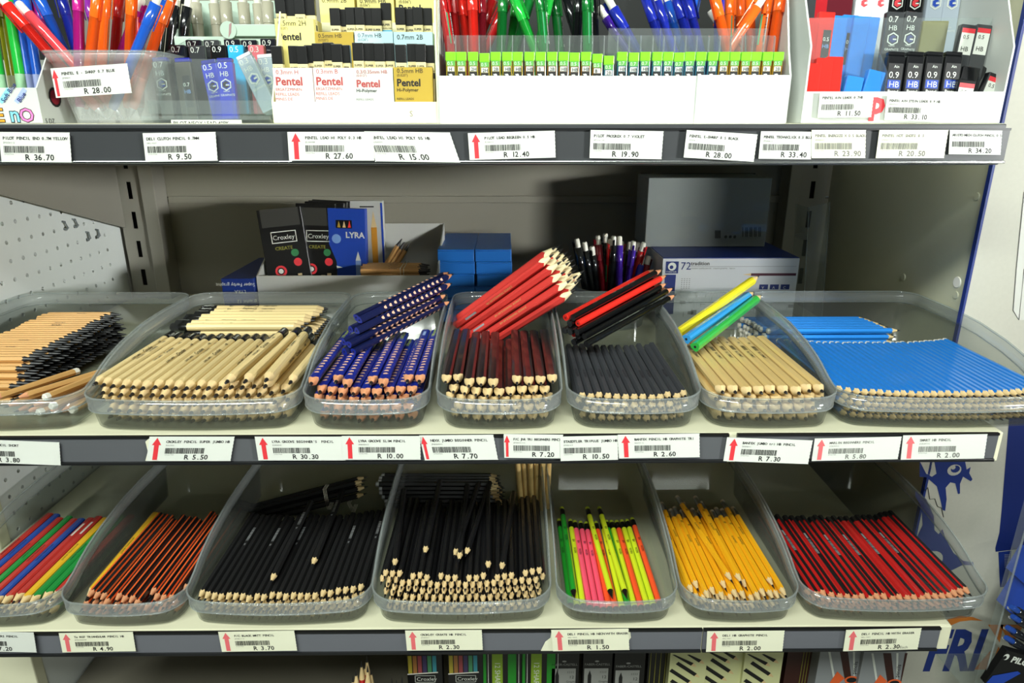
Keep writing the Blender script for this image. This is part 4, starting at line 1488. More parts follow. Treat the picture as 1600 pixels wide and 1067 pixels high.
mb = MB()
mb.box((wb.x - .004, YW + .092, ztop + .0016), (w1.x + .006, YW + .094, wbt), m_packgrey)
tag(mb.build('grey_card_sheet'), 'dark grey card standing behind the film wrapped box', 'card')

# the empty acrylic holder at the end of the shelf
YA = 1.03
p0, p1, p2, p3 = at(1254, 505, Y=YA), at(1270, 505, Y=YA), at(1297, 316, Y=YA), at(1264, 324, Y=YA)
root = thing('acrylic_holder', 'slim empty clear acrylic holder standing by the cream side panel', 'holder', (p0.x, YA, ZM))
mb = MB()
mb.prism([(p0.x, YA, ZM + .001), (p0.x + .03, YA, ZM + .001), p2, p3], (0, .002, 0), m_acryl)
mb.build('front_plate', root)
mb = MB()
mb.prism([(p0.x, YA + .0025, ZM + .001), (p3.x, YA + .0025, p3.z), (p3.x, YA + .05, p3.z), (p0.x, YA + .05, ZM + .001)], (.002, 0, 0), m_acryl)
mb.build('side_plate', root)
mb = MB()
mb.tube([(p0.x + .03, YA, ZM + .001), p2], .0008, m_rim, 5)
mb.tube([(p0.x, YA, ZM + .001), p3], .0008, m_rim, 5)
mb.build('polished_edge', root)

# peg hooks left in the pegboard
for k, (px, py) in enumerate(((98, 352), (114, 348), (156, 338), (168, 335), (135, 368), (150, 364))):
    c = at(px, py, X=XL)
    mb = MB()
    s = 1 if k < 4 else -1
    mb.tube([c + Vector((-.003, 0, .006)), c + Vector((.004, 0, .005)), c + Vector((.006, .0015 * s, -.004)), c + Vector((.003, .002 * s, -.007)), c + Vector((.0, .001, -.005))], .0018, mat('clear_grey_hook', '#7d8486', .25), 6)
    tag(mb.build('peg_hook'), 'small grey plastic hook in the pegboard, %s from the front edge' % nth(1 + sorted((98, 114, 156, 168, 135, 150)).index(px)), 'hook', 'pegboard hooks')
# screw caps on the cream side panel
for k, (px, py) in enumerate(((1496, 441), (1494, 461), (1527, 307), (1412, 433))):
    c = at(px, py, X=XR)
    mb = MB()
    mb.lathe([(0, .0075 if k == 0 else .005), (.0012, .0068 if k == 0 else .0045)], m_ivory if k == 0 else m_right, 16)
    T = Matrix.Translation(c) @ Matrix.Rotation(PI / 2, 4, 'Z')
    tag(mb.build('screw_cap', T=T), 'round screw cap on the cream side panel, %s' % ('white and large', 'just under the white one', 'highest, near the blue edge', 'deepest in the shelf')[k], 'screw cap')
# ---------------------------------------------------------------- top shelf
Z0 = ZT + .0004
PX = lambda px, py, Y: at(px, py, Y=Y)


def open_box(root, lo, hi, hf, m, t=.0015, hs=None, slant=0.0, back=None):
    """thin walled open carton: front wall height hf, side walls rising to the back"""
    x0, y0, z = lo
    x1, y1 = hi
    hb_ = back or hf
    mb = MB()
    mb.box((x0, y0, z), (x1, y0 + t, z + hf), m)
    f = mb.build('front_panel', root)
    for xx in (x0, x1 - t):
        mb = MB()
        mb.prism([(xx, y0 + t, z), (xx, y1 - t, z), (xx, y1 - t, z + hb_), (xx, y0 + t + slant, z + hb_), (xx, y0 + t, z + (hs or hf))], (t, 0, 0), m)
        mb.build('side_panel', root)
    mb = MB()
    mb.box((x0, y1 - t, z), (x1, y1, z + hb_), m)
    mb.build('back_panel', root)
    mb = MB()
    mb.box((x0 + t, y0 + t, z), (x1 - t, y1 - t, z + t), m)
    mb.build('bottom', root)
    return f


# carton of clear pens at the left end
Y = .737
xr, zt = PX(62, 165, Y).x, PX(30, 137, Y).z
root = thing('pen_carton', 'white carton with coloured bubble lettering at the end of the top shelf', 'carton', (xr, Y, Z0))
f = open_box(root, (xr - .16, Y, Z0), (xr, Y + .10), zt - Z0, m_white, slant=.028, back=zt - Z0 + .034)
mb = MB()
for ch, px, c in (('E', -6, '#f0962c'), ('n', 17, '#7cc8e8'), ('O', 32, '#e87ab8')):
    for off, col in ((.05, '#161616'), (.012, c)):
        p = PX(px, 190, Y - .0004 - (.0004 if off < .03 else 0))
        mb.text(ch, p, UX, UZ, {'n': .021, 'E': .0185, 'O': .0185}[ch], mat('bubble_' + col, col, .4), bold=off)
for px, c, s in ((8, '#8ad0dc', 'Soft Blue'), (33, '#9fb0dc', 'Blue')):
    a_, b_ = PX(px - 8, 160, Y - .0004), PX(px + 6, 139, Y - .0004)
    d_ = (b_ - a_).normalized()
    nrm = Vector((-d_.z, 0, d_.x)) * .0022
    mb.add([a_ - nrm, a_ + nrm, b_ + nrm, b_ - nrm], [(3, 2, 1, 0)], mat('ribbon_' + c, c, .5))
    mb.text(s, PX(px - 1, 161, Y - .0006), d_, Vector((-d_.z, 0, d_.x)), .0065, m_navy, bold=.015)
mb.build('carton_print', f)
mb = MB()
disc(mb, at(86, 152, X=xr + .0004), UY, UZ, .010, .010, m_ink)
disc(mb, at(86, 152, X=xr + .0006), UY, UZ, .0075, .0075, mat('dark_red_print', '#7a1420', .5))
mb.text('5 DZ.', at(72, 193, X=xr + .0004), UY, UZ, .007, m_ink)
mb.build('side_print', root)
for k, (px, c, yy) in enumerate(((0, 'greenpen', .775), (19, 'olivepen', .795), (32, 'greenpen', .765), (43, 'bluepen', .77), (58, 'bluepen', .775))):
    p = PX(px, 135, yy)
    place('penf_' + c, (p.x, yy, Z0 + .003), (p.x - .006, yy + .02, Z0 + .15), R.uniform(0, 6), 'ballpoint_pen', 'clear %s pen standing in the white carton, %s from left' % ({'greenpen': 'green', 'olivepen': 'olive', 'bluepen': 'blue'}[c], nth(k + 1)), 'pen')


# frosted tub of coloured pencils
def rounded(x0, x1, y0, y1, z, r=.012):
    out = []
    for (cx, cy, t0) in ((x1 - r, y0 + r, -PI / 2), (x1 - r, y1 - r, 0), (x0 + r, y1 - r, PI / 2), (x0 + r, y0 + r, PI)):
        for k in range(5):
            t = t0 + k * PI / 8
            out.append(Vector((cx + r * math.cos(t), cy + r * math.sin(t), z)))
    return out


Y = .742
a, b_, c = PX(63, 80, Y), PX(238, 80, Y), PX(104, 200, Y)
d_ = PX(229, 200, Y)
zt = a.z
root = thing('square_tub', 'frosted tub of bright mechanical pencils wearing a price label', 'tub', ((a.x + b_.x) / 2, Y, Z0))
mb = MB()
lv = []
for t, ins in ((0, 0), (.86, 0), (.87, -.0015), (1.0, -.002)):
    x0 = c.x + (a.x - c.x) * t
    x1 = d_.x + (b_.x - d_.x) * t
    lv.append(rounded(x0 + ins, x1 - ins, Y + .012 * (1 - t) + ins, Y + .10 - .012 * (1 - t) - ins, Z0 + (zt - Z0) * t))
for t in (1.0, .02):
    x0 = c.x + (a.x - c.x) * t
    x1 = d_.x + (b_.x - d_.x) * t
    lv.append(rounded(x0 + .0015, x1 - .0015, Y + .012 * (1 - t) + .0015, Y + .10 - .012 * (1 - t) - .0015, Z0 + (zt - Z0) * t + .001 * (t < .5)))
mb.loft(lv, m_frost, True, True)
mb.build('tub', root)
mb = MB()
mb.tube(lv[3], .0012, m_rim, 6, True)
mb.build('rim', root)
tp = [('redpen', (20, 18), (166, 186)), ('coral', (28, 4), (190, 184)), ('magenta', (44, -14), (138, 180)), ('bluepen', (66, 6), (150, 184)), ('darkblue', (96, -6), (142, 176)), ('magenta', (122, -6), (120, 186)),
      ('orange', (152, -2), (130, 188)), ('orange', (166, -16), (150, 182)), ('redpen', (186, 2), (166, 186)), ('magenta', (219, 6), (152, 186)), ('bluepen', (240, 14), (166, 186)), ('tangerine', (256, 22), (196, 186)),
      ('orange', (206, -8), (198, 180)), ('redpen', (212, 12), (216, 184)), ('purple', (134, -14), (178, 182))]
tn = {'redpen': 'red', 'coral': 'coral pink', 'magenta': 'magenta', 'bluepen': 'blue', 'darkblue': 'dark blue', 'orange': 'orange', 'tangerine': 'orange red', 'purple': 'purple'}
for k, (cl, t, fo) in enumerate(tp):
    yf = Y + .026 + .011 * (k % 5)
    foot = PX(fo[0] + (k % 3) * 3, fo[1], yf)
    foot.z = Z0 + .004
    top = PX(t[0], t[1], yf + .012 * ((k % 3) - 1))
    place(('penl_' if k % 3 == 1 else 'pen_') + cl, foot, foot + (top - foot).normalized() * .145, 3.0 + .5 * (k % 3), 'mechanical_pencil', 'clear %s mechanical pencil in the frosted tub, %s from left' % (tn[cl], nth(1 + sorted(q[1][0] for q in tp).index(t[0]))), 'pen')
price_tag((79, 107), (199, 99), (88, 153), Y + .0035, 'PENTEL E - SHARP 0.7 BLUE', 'ZPEN44', 'R 28.00', 2, label='price label with red arrow stuck on the frosted tub of mechanical pencils')
for k, (px, t) in enumerate(((238, 256), (255, 273), (271, 294))):
    p, q = PX(px, 190, .858 + .008 * k), PX(t, 0, .872 + .008 * k)
    p.z = Z0 + .003
    place('pen_blackpen', p, p + (q - p).normalized() * .145, 0, 'ballpoint_pen', 'dark pen standing in shade behind the frosted tub, %s from left' % nth(k + 1), 'pen')
cu = PX(256, 120, .86)
root = thing('pen_cup', 'dark green cup in shade behind the tub, holding dark pens', 'cup', (cu.x, .87, Z0))
mb = MB()
round_wall(mb, cu.x, .867, Z0, [(0, .022), (.055, .024), (.055, .0225), (.002, .0205)], mat('dark_green_cup', '#1e2620', .5), 24)
mb.build('cup', root)


# ---- lead cases
def emblem(mb, P, ax, x, z, s, ring, g, m_in):
    ux, uz = ax
    c = P(x, z)
    hx = lambda r, l: [P(x + r * math.cos(PI / 6 + k * PI / 3), z + r * math.sin(PI / 6 + k * PI / 3), l) for k in range(6)]
    mb.add(hx(s, 1), [tuple(range(6))], ring)
    mb.add(hx(s * .80, 2), [tuple(range(6))], m_in)
    mb.add(hx(s * .62, 3), [tuple(range(6))], g)
    mb.add([P(x, z - s * .14, 4), P(x + s * .62, z - s * .14, 4), P(x + s * .62, z + s * .30, 4), P(x, z + s * .12, 4)], [(0, 1, 2, 3)], m_in)
    mb.add([P(x - s * .02, z - s * .16, 5), P(x + s * .55, z - s * .16, 5), P(x + s * .55, z + s * .04, 5), P(x - s * .02, z + s * .04, 5)], [(0, 1, 2, 3)], ring)


def lead_case(px, py, Y, w, h, m, label, num='', grade='HB', style='emblem', lean=0.0, tilt=.10, ink=None, capm=None, d=.008, gcol=None, group=None, z=None):
    """PX, PY: where the middle of its top is seen; stands at depth Y, leaning sideways by LEAN"""
    top = PX(px, py, Y)
    ink = ink or m_card
    T = Matrix.Translation(top) @ Matrix.Rotation(lean, 4, 'Y') @ Matrix.Rotation(-tilt, 4, 'X')
    root = thing('lead_case', label, 'lead case', tuple(top - UZ * h), group)
    ORIGIN[root.name] = top - UZ * h
    mb = MB()
    mb.box((-w / 2, 0, -h), (w / 2, d, -.0042 if capm else 0), m, .0012, T)
    body = mb.build('case', root)
    if capm:
        mb = MB()
        mb.box((-w / 2 + .0006, .0006, -.0042), (w / 2 - .0006, d - .0006, .0), capm, .001, T)
        mb.build('cap', root)
    P = lambda x, zz, l=0: T @ Vector((x, -.0002 - .00012 * l, zz))
    ax = (T.to_3x3() @ UX, T.to_3x3() @ UZ)
    mb = MB()
    if style == 'emblem':
        if num:
            mb.text(num, P(-w * .40, -.0105), *ax, .0085, ink)
            if grade:
                mb.text(grade, P(-w * .33, -.0185), *ax, .0072, ink)
        emblem(mb, P, ax, 0, -.027 if num else -.0085, w * .36, ink, gcol or m_navy, m)
        if h > .04:
            mb.text('GRAPHITE', P(-w * .4, -.0385), *ax, .0033, ink)
            mb.text('NEOX', P(-w * .2, -.0345), *ax, .0024, ink)
    elif style == 'number':
        mb.text(num, P(-w * .38, -.0075), *ax, .0085, ink)
    elif style == 'ain':
        q = [P(-w * .42, -.040), P(w * .42, -.040), P(w * .42, -.012), P(-w * .42, -.012)]
        mb.add(q, [(0, 1, 2, 3)], m_ink)
        mb.text(num, P(-w * .34, -.0265, 1), *ax, .009, m_card)
        q = [P(-w * .36, -.037, 1), P(w * .36, -.037, 1), P(w * .36, -.0285, 1), P(-w * .36, -.0285, 1)]
        mb.add(q, [(0, 1, 2, 3)], m_blue)
        mb.text(grade, P(-w * .28, -.0358, 2), *ax, .0085, m_card)
        mb.text('Ain', P(-w * .1, -.0165, 1), *ax, .004, m_card)
        mb.text('Pentel', P(-w * .3, -.0415, 2), *ax, .0045, m_card, bold=.02)
    elif style == 'hred':
        q = [P(-w * .42, -.03), P(w * .42, -.03), P(w * .42, -.004), P(-w * .42, -.004)]
        mb.add(q, [(0, 1, 2, 3)], m_card)
        q = [P(-w * .42, -.0085, 1), P(w * .42, -.0085, 1), P(w * .42, -.004, 1), P(-w * .42, -.004, 1)]
        mb.add(q, [(0, 1, 2, 3)], m_red)
        mb.text(num, P(-w * .3, -.0145, 2), *ax, .0055, m_ink)
        mb.text(grade, P(-w * .3, -.0265, 2), *ax, .0065, m_ink)
    elif style == 'label':
        q = [P(-w * .12, -.05), P(w * .36, -.05), P(w * .36, -.018), P(-w * .12, -.018)]
        mb.add(q, [(0, 1, 2, 3)], m_ink)
        mb.text(num, P(-w * .1, -.029, 1), *ax, .0055, m_card)
        mb.text(grade, P(-w * .1, -.036, 1), *ax, .0055, mat('pale_blue_disc', '#7aa0d8', .5))
    if mb.v:
        mb.build('print', body)
    return root


cg = lambda n, c: mat(n, c, .2, coat=.4)
c_gry, c_brn, c_blu, c_sil = cg('case_grey', '#5d5a56'), cg('case_brown_grey', '#4e4b44'), cg('case_blue', '#2a38c0'), cg('case_silver', '#a9b4c0')
c_dk, c_cy, c_pk, c_rd, c_sky, c_red2 = cg('case_dark', '#1b1d26'), cg('case_cyan', '#38aee0'), cg('case_pink', '#d8747c'), cg('case_red', '#b01c24'), cg('case_sky', '#2f7fd4'), cg('case_bright_red', '#d82a22')
c_wht, c_blkc, c_tl = cg('case_white', '#d8dce0'), cg('case_black', '#131416'), cg('case_slate', '#3a3c3e')
Y = .748
rows = [('0.7', 248, 89, .775, c_gry, -.02, m_blue, 'grey lead case with blue emblem at the holder left end', 'HB', 'emblem'),
        ('0.7', 283, 90, .776, c_brn, -.05, m_blue, 'brown grey lead case with a small barcode sticker', 'HB', 'label'),
        ('0.5', 324, 93, .784, c_blu, -.14, c_dk, 'blue lead case tilted behind the upright blue one', 'HB', 'emblem'),
        ('0.5', 349, 90, .774, c_blu, -.02, c_dk, 'upright blue lead case with hexagon emblem', 'HB', 'emblem'),
        ('0.3', 378, 84, .772, c_sil, -.42, m_blue, 'silver lead case tilted strongly in the acrylic holder', 'HB', 'emblem'),
        ('0.3', 412, 84, .786, c_sil, -.08, m_blue, 'silver lead case beside the cream refill display', 'HB', 'emblem')]
for num, px, py, yy, m, ln, g, lab, gr, st in rows:
    lead_case(px, py, yy, .0172, .062, m, lab, num, gr, st, -ln if 0 else ln, .10, m_card, cg('case_cap_blue', '#1a2290') if m is not c_sil else c_wht, gcol=g)
for k, (num, px, py, m, ik) in enumerate((('0.7', 276, 70, c_dk, m_card), ('0.7', 306, 71, c_tl, m_card), ('0.9', 340, 70, c_blkc, m_card), ('0.5', 367, 70, c_cy, m_card), ('0.3', 399, 70, c_pk, m_card))):
    lead_case(px, py, .808, .0175, .072, m, 'lead case in the second row of the holder, %s, %s from left' % (('dark blue', 'grey', 'black and red', 'cyan', 'pink')[k], nth(k + 1)), num, '', 'number', 0, .06, ik)
for k, (num, px, py, m) in enumerate((('0.7', 301, 62, c_dk), ('0.7', 329, 62, c_tl), ('0.9', 361, 61, c_dk), ('0.9', 388, 62, c_dk), ('0.9', 418, 60, c_dk))):
    lead_case(px, py, .83, .0175, .076, m, 'lead case in the back row of the holder, %s from left' % nth(k + 1), num, '', 'number', 0, .05)
root = thing('acrylic_holder', 'clear acrylic stand of lead cases between the tub and the refill display', 'holder', (PX(320, 195, Y).x, Y, Z0))
mb = MB()
xa, xb = PX(236, 150, Y).x, PX(428, 150, Y).x
mb.box((xa - .004, .728, Z0), (xb, .86, Z0 + .003), m_acryl)
mb.box((xa - .004, .728, Z0 + .003), (xb, .730, PX(300, 181, .728).z), m_acryl)
mb.build('base', root)
mb = MB()
mb.prism([(xa, .738, PX(300, 178, .738).z), (xb, .738, PX(300, 178, .738).z), (xb, .738, PX(300, 157, .738).z), (xa, .738, PX(300, 157, .738).z)], (0, .002, 0), m_acryl)
mb.build('front_lip', root)
mb = MB()
mb.prism([(xa, .764, Z0 + .003), (xb, .764, Z0 + .003), (xb, .764, PX(300, 92, .764).z), (xa, .764, PX(300, 92, .764).z)], (0, .002, 0), m_acryl)
mb.build('front_plate', root)
mb = MB()
mb.prism([(xa, .766, Z0 + .003), (xa, .858, Z0 + .003), (xa, .858, PX(300, 60, .858).z), (xa, .766, PX(300, 92, .766).z)], (.002, 0, 0), m_acryl)
mb.build('side_plate', root)
for k in range(1, 5):
    mb = MB()
    x = xa + (xb - xa) * k / 5
    mb.prism([(x, .767, Z0 + .003), (x, .857, Z0 + .003), (x, .857, Z0 + .04), (x, .767, Z0 + .04)], (.0015, 0, 0), m_acryl)
    mb.build('divider', root)
mb = MB()
q0, q1 = PX(268, 193, .7275), PX(378, 193, .7275)
mb.box((q0.x, .7272, q0.z - .003), (q1.x, .7278, q0.z + .0035), m_card)
mb.text('PILOT NEOX LEAD 40PK', (q0.x + .002, .7271, q0.z - .0015), UX, UZ, .0052, m_ink, bold=.02)
mb.build('paper_strip', root)

# beige pens in a mint tray
Y = .872
root = thing('pen_tray', 'pale mint card tray of beige pens behind the lead cases', 'tray', (PX(350, 60, Y).x, Y, Z0))
m_mint = mat('mint_card', '#c3d8c8', .5)
open_box(root, (PX(272, 60, Y).x, Y, Z0), (PX(440, 60, Y).x, Y + .08), PX(300, 57, Y).z - Z0, m_mint, slant=.05, back=PX(300, 57, Y).z - Z0 + .05)
mb = MB()
p0, p1 = PX(356, 57, Y - .002), PX(430, 38, Y - .002)
mb.box((p0.x, Y - .0035, p0.z), (p1.x, Y - .001, p1.z), m_mint, .0008)
cc = PX(357, 47, Y - .0035)
T = Matrix.Translation(cc)
mb.lathe([(0, .0095), (.0025, .0095)], m_mint, 20, cx=cc.x, cz=cc.z)
for i in range(len(mb.v) - 60, len(mb.v)):
    pass
flap = MB()
flap.box((p0.x, Y - .0035, p0.z), (p1.x, Y - .001, p1.z), m_mint, .0008)
ringp = [Vector((cc.x + .0095 * math.cos(2 * PI * k / 20), Y - .0045, cc.z + .0095 * math.sin(2 * PI * k / 20))) for k in range(20)]
flap.prism(ringp, (0, .0033, 0), m_mint)
flap.add([(cc.x - .0005, Y - .0047, cc.z - .008), (cc.x + .003, Y - .0047, cc.z - .003), (cc.x + .005, Y - .0047, cc.z + .008), (cc.x + .002, Y - .0047, cc.z + .006)], [(0, 1, 2, 3)], mat('dusty_pink_print', '#b08a8a', .5))
flap.build('name_flap', root)
ringm = MB()
ringm.lathe([(.092, .0068), (.0935, .0068)], m_ink, 12, False, False)
KIND['penx_beige'].append(('dark_ring', ringm.mesh('dark_ring'), []))
for k, px in enumerate((285, 303, 329, 354, 378, 398, 419)):
    p, q = PX(px, 70, Y + .03), PX(px - 10, -10, Y + .04)
    p.z = Z0 + .004
    d_ = Vector(((q - p).x * .4, .01, .12)).normalized()
    place('penx_beige', (p.x + .004, Y + .025 + .008 * (k % 3), Z0 + .003), Vector((p.x + .004, Y + .025 + .008 * (k % 3), Z0 + .003)) + d_ * .15, 0, 'marker_pen', 'thick beige pen in the mint tray, %s from left' % nth(k + 1), 'pen')

# ---- cream refill display in three steps
Y = .737
xa, xb = PX(429, 180, Y).x, PX(683, 180, Y).x
zf = PX(550, 159, Y).z
root = thing('refill_display', 'cream card display in steps holding boxes of refill leads', 'display', ((xa + xb) / 2, Y, Z0))
mb = MB()
mb.box((xa, Y, Z0), (xb, Y + .0018, zf), m_creamcard)
mb.text('S', PX(640, 182, Y - .0004), UX, UZ, .008, m_fade)
mb.build('front_panel', root)
mb = MB()
mb.box((xa, Y + .0018, Z0), (xb, Y + .05, Z0 + .0015), m_creamcard)
mb.box((xa, Y + .05, Z0), (xb, Y + .095, PX(550, 67, Y + .05).z - .028), m_creamcard)
mb.box((xa, Y + .095, Z0), (xb, Y + .145, PX(550, 20, Y + .095).z - .01), m_creamcard)
mb.build('steps', root)
for xx in (xa - .0016, xb):
    mb = MB()
    mb.prism([(xx, Y, Z0), (xx, Y + .145, Z0), (xx, Y + .145, Z0 + .17), (xx, Y + .09, Z0 + .17), (xx, Y, zf)] if xx < xb else [(xx, Y, Z0), (xx, Y + .145, Z0), (xx, Y + .145, Z0 + .17), (xx, Y + .03, Z0 + .17), (xx, Y, Z0 + .1)], (.0016, 0, 0), m_creamcard)
    mb.build('side_panel', root)
c_pinkw, c_yelw, c_lb = mat('pinkish_box_card', '#ecdcd6', .5), mat('yellow_box_card', '#efe28a', .5), mat('light_blue_box_card', '#bfe2ea', .5)
m_rust = mat('rust_print', '#b04a48', .5)
m_cap = mat('refill_cap_black', '#161616', .35)
m_band = {'brown': mat('band_brown', '#8a5a34', .5), 'black': mat('band_black', '#1c1c1c', .5), 'blue': mat('band_blue', '#58b0d0', .5), 'white': m_card}
m_tubebody = mat('refill_tube_cream', '#dccf9a', .4)


def refill_box(px0, px1, py_top, Yb, zb, m, lines, label, tubes, band, tube_py, words_):
    """LINES: (text, size px, py of base line, material, bold)"""
    a, b_ = PX(px0, py_top, Yb), PX(px1, py_top, Yb)
    root = thing('refill_box', label, 'refill box', (a.x, Yb, zb))
    f = open_box(root, (a.x + .0004, Yb, zb), (b_.x - .0004, Yb + .034), a.z - zb, m, t=.0008)
    s = (b_.x - a.x) / (px1 - px0)
    mb = MB()
    for tx, size, py, mm, bd in lines:
        p = PX(px0 + 6, py, Yb - .0003)
        if p.z > zb + .0005:
            mb.text(tx, p, UX, UZ, size * s, mm, bold=bd)
    mb.build('box_print', f)
    for k, (fx, dy) in enumerate(tubes):
        x = a.x + (b_.x - a.x) * fx
        zt = PX(px0, tube_py + dy, Yb + .008).z
        r2 = thing('refill_tube', 'black capped refill tube in %s, %s from left' % (words_, nth(k + 1)), 'refill tube', (x, Yb + .006, zt - .06))
        ly = .004 * (k % 2)
        tw = .0105
        mb = MB()
        mb.box((x, Yb + .005 + ly, zt - .06), (x + tw, Yb + .011 + ly, zt - .017), m_tubebody, .0005)
        mb.box((x - .0001, Yb + .0048 + ly, zt - .032), (x + tw + .0001, Yb + .0112 + ly, zt - .0265), m_band[band])
        mb.text('SUPER', (x + .001, Yb + .0048 + ly, zt - .0222), UX, UZ, .0028, m_ink, bold=.02)
        mb.text('HI-POLYMER', (x + .001, Yb + .0048 + ly, zt - .0255), UX, UZ, .0018, m_ink)
        mb.build('tube', r2)
        mb = MB()
        mb.box((x - .0002, Yb + .0046 + ly, zt - .017), (x + tw + .0002, Yb + .0114 + ly, zt), m_cap, .0006)
        mb.build('cap', r2)


Yb = Y + .0022
T4 = [(.02, 0), (.26, 3), (.50, 1), (.74, 2)]
refill_box(425, 488, 106, Yb, Z0 + .0017, c_pinkw, [('0.3mm H', 9.5, 116, m_rust, 0), ('Pentel', 17, 133, m_rust, .03), ('ERSATZMINEN', 6.3, 142, m_rust, 0), ('REFILL LEADS', 6.3, 149.5, m_rust, 0), ('MINES DE', 6.3, 157, m_rust, 0)],
           'pinkish refill box at the display corner, red print, grade H', [(-.02, 2), (.38, 1), (.60, 2), (.78, 0)], 'brown', 70, 'the corner pinkish box')
refill_box(488, 552, 106, Yb, Z0 + .0017, c_pinkw, [('0.3mm B', 9.5, 115, m_rust, 0), ('Pentel', 17, 133, m_rust, .03), ('ERSATZMINEN', 6.3, 141, m_rust, 0), ('REFILL LEADS', 6.3, 148.5, m_rust, 0), ('MINES DE', 6.3, 156, m_rust, 0)],
           'pinkish refill box next to the corner one, red print, grade B', [(.0, 0), (.24, -2), (.46, 1), (.64, 2)], 'white', 68, 'the pinkish box of grade B')
refill_box(551, 614, 106, Yb, Z0 + .0017, m_white, [('0.3/0.35mm HB', 7.6, 115, m_rust, 0), ('(0.012")', 5, 120, m_rust, 0), ('Pentel', 15, 136, m_rust, .03), ('Hi-Polymer', 7, 144, m_ink, .01), ('REFILL LEADS', 4.6, 157, m_fade, 0)],
           'white refill box in the front row with red lettering', [(.0, 0), (.26, 0), (.53, 1), (.76, 0)], 'brown', 67, 'the white front row box')
refill_box(614, 676, 105, Yb, Z0 + .0017, m_gold, [('0.5mm HB', 9.5, 114, m_ink, 0), ('(0.020")', 5.4, 119.5, m_ink, 0), ('Pentel', 15, 134.5, m_ink, .03), ('Hi-Polymer', 7.4, 143, m_ink, .01), ('REFILL LEADS', 4.6, 156, m_ink, 0)],
           'gold refill box in the front row, beside the white tray', [(.06, 2), (.34, 0), (.56, 1), (.76, 2)], 'black', 68, 'the gold front row box')
Yb = Y + .0505
z2 = PX(550, 67, Yb).z - .0275
refill_box(428, 490, 29, Yb, z2, c_yelw, [('0.5mm 2H', 10.5, 40, m_ink, 0), ('(0.020")', 5, 46, m_ink, 0), ('Pentel', 15, 62.5, m_ink, .03)], 'yellow refill box in the middle row, grade 2H, tall front', T4, 'black', -6, 'the yellow middle row box')
refill_box(491, 552, 50, Yb, z2, m_gold, [('0.5mm HB', 8.6, 59, m_ink, 0), ('(0.020")', 5, 64.5, m_ink, 0)], 'gold refill box in the middle row', [(.40, 1), (.62, 2), (.80, 0)], 'black', 12, 'the gold middle row box')
refill_box(553, 614, 49, Yb, z2, c_lb, [('0.7mm HB', 8.6, 58.5, m_ink, 0), ('(0.028")', 5, 64, m_ink, 0)], 'pale blue refill box in the middle row, beside the gold one', [(.0, 0), (.24, 0), (.45, 1), (.68, -8)], 'blue', 12, 'the pale blue box beside the gold')
refill_box(614, 676, 50, Yb, z2, c_lb, [('0.7mm 2B', 10, 61.5, m_ink, 0)], 'pale blue refill box at the end of the middle row, grade 2B', [(.06, 0), (.28, 1), (.50, 0), (.72, 0)], 'blue', 12, 'the pale blue end box')
Yb = Y + .0955
z3 = PX(550, 24, Yb).z - .008
refill_box(497, 553, -14, Yb, z3, c_yelw, [('0.9mm 2B', 9.5, 4, m_ink, 0)], 'yellow refill box in the highest row, at the gap', [(.1, 0), (.4, 0), (.7, 0)], 'black', -60, 'the highest row, first box')
refill_box(556, 615, -14, Yb, z3, c_yelw, [('0.9mm HB', 9.5, 5, m_ink, 0), ('(0.036")', 5, 10, m_ink, 0)], 'yellow refill box in the highest row, middle', [(.1, 0), (.4, 0), (.7, 0)], 'black', -60, 'the highest row, middle box')
refill_box(617, 678, -14, Yb, z3, c_yelw, [('(0.036")', 6, 5, m_ink, 0), ('Pentel', 14, 18, m_ink, .03)], 'yellow refill box in the highest row, end of row', [(.1, 0), (.4, 0), (.7, 0)], 'black', -60, 'the highest row, end box')

# ---- long white tray with green capped leads and clear pens
Y = .735
xa, xm, xb = PX(687, 160, Y).x, PX(1086, 160, Y).x, PX(1229, 160, Y).x
zt = PX(900, 118.5, Y).z
zb = PX(900, 193, Y).z
root = thing('long_tray', 'long white card tray of green capped leads and clear coloured pens', 'tray', ((xa + xb) / 2, Y, Z0))
mb = MB()
mb.box((xa, Y, Z0 + .001), (xb, Y + .002, zt - .001), m_white)
mb.build('front_wall', root)
mb = MB()
mb.box((xa, Y - .0012, zb), (xm + .002, Y - .0004, zt), m_white)
mb.build('front_card', root)
mb = MB()
mb.box((xm, Y - .0022, zb - .0007), (xb, Y - .0013, zt + .0008), m_white)
mb.build('front_card', root)
mb = MB()
mb.box((xa, Y + .002, Z0), (xb, Y + .17, Z0 + .0015), m_packgrey)
mb.box((xa, Y - .001, Z0), (xb, Y + .002, Z0 + .001), m_packgrey)
mb.build('bottom', root)
for xx, nm in ((xa - .002, 0), (xb, 1)):
    mb = MB()
    mb.prism([(xx, Y, Z0), (xx, Y + .17, Z0), (xx, Y + .17, Z0 + .20), (xx, Y + .06, Z0 + .20), (xx, Y + .012, Z0 + .07), (xx, Y, zt)], (.002, 0, 0), m_white)
    mb.build('side_wall', root)
mb = MB()
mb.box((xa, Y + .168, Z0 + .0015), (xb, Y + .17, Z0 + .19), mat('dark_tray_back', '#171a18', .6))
mb.build('back_wall', root)
lime = mat('lime_cap', '#7fe02a', .3, coat=.3)
m_gtop = mat('lead_print_green', '#5aa84a', .4)
gx = [704, 720.5, 739, 757, 774.5, 792.5, 809, 827.5, 845, 863, 881, 898, 916, 934, 952, 973, 991, 1009, 1028, 1045, 1062, 1079, 1096.5, 1115, 1132.5, 1149.5, 1167, 1183, 1200.5, 1217.5]
drop = {757: 2, 934: 3, 952: 6, 739: 0, 898: 1, 991: 1, 1062: 1}
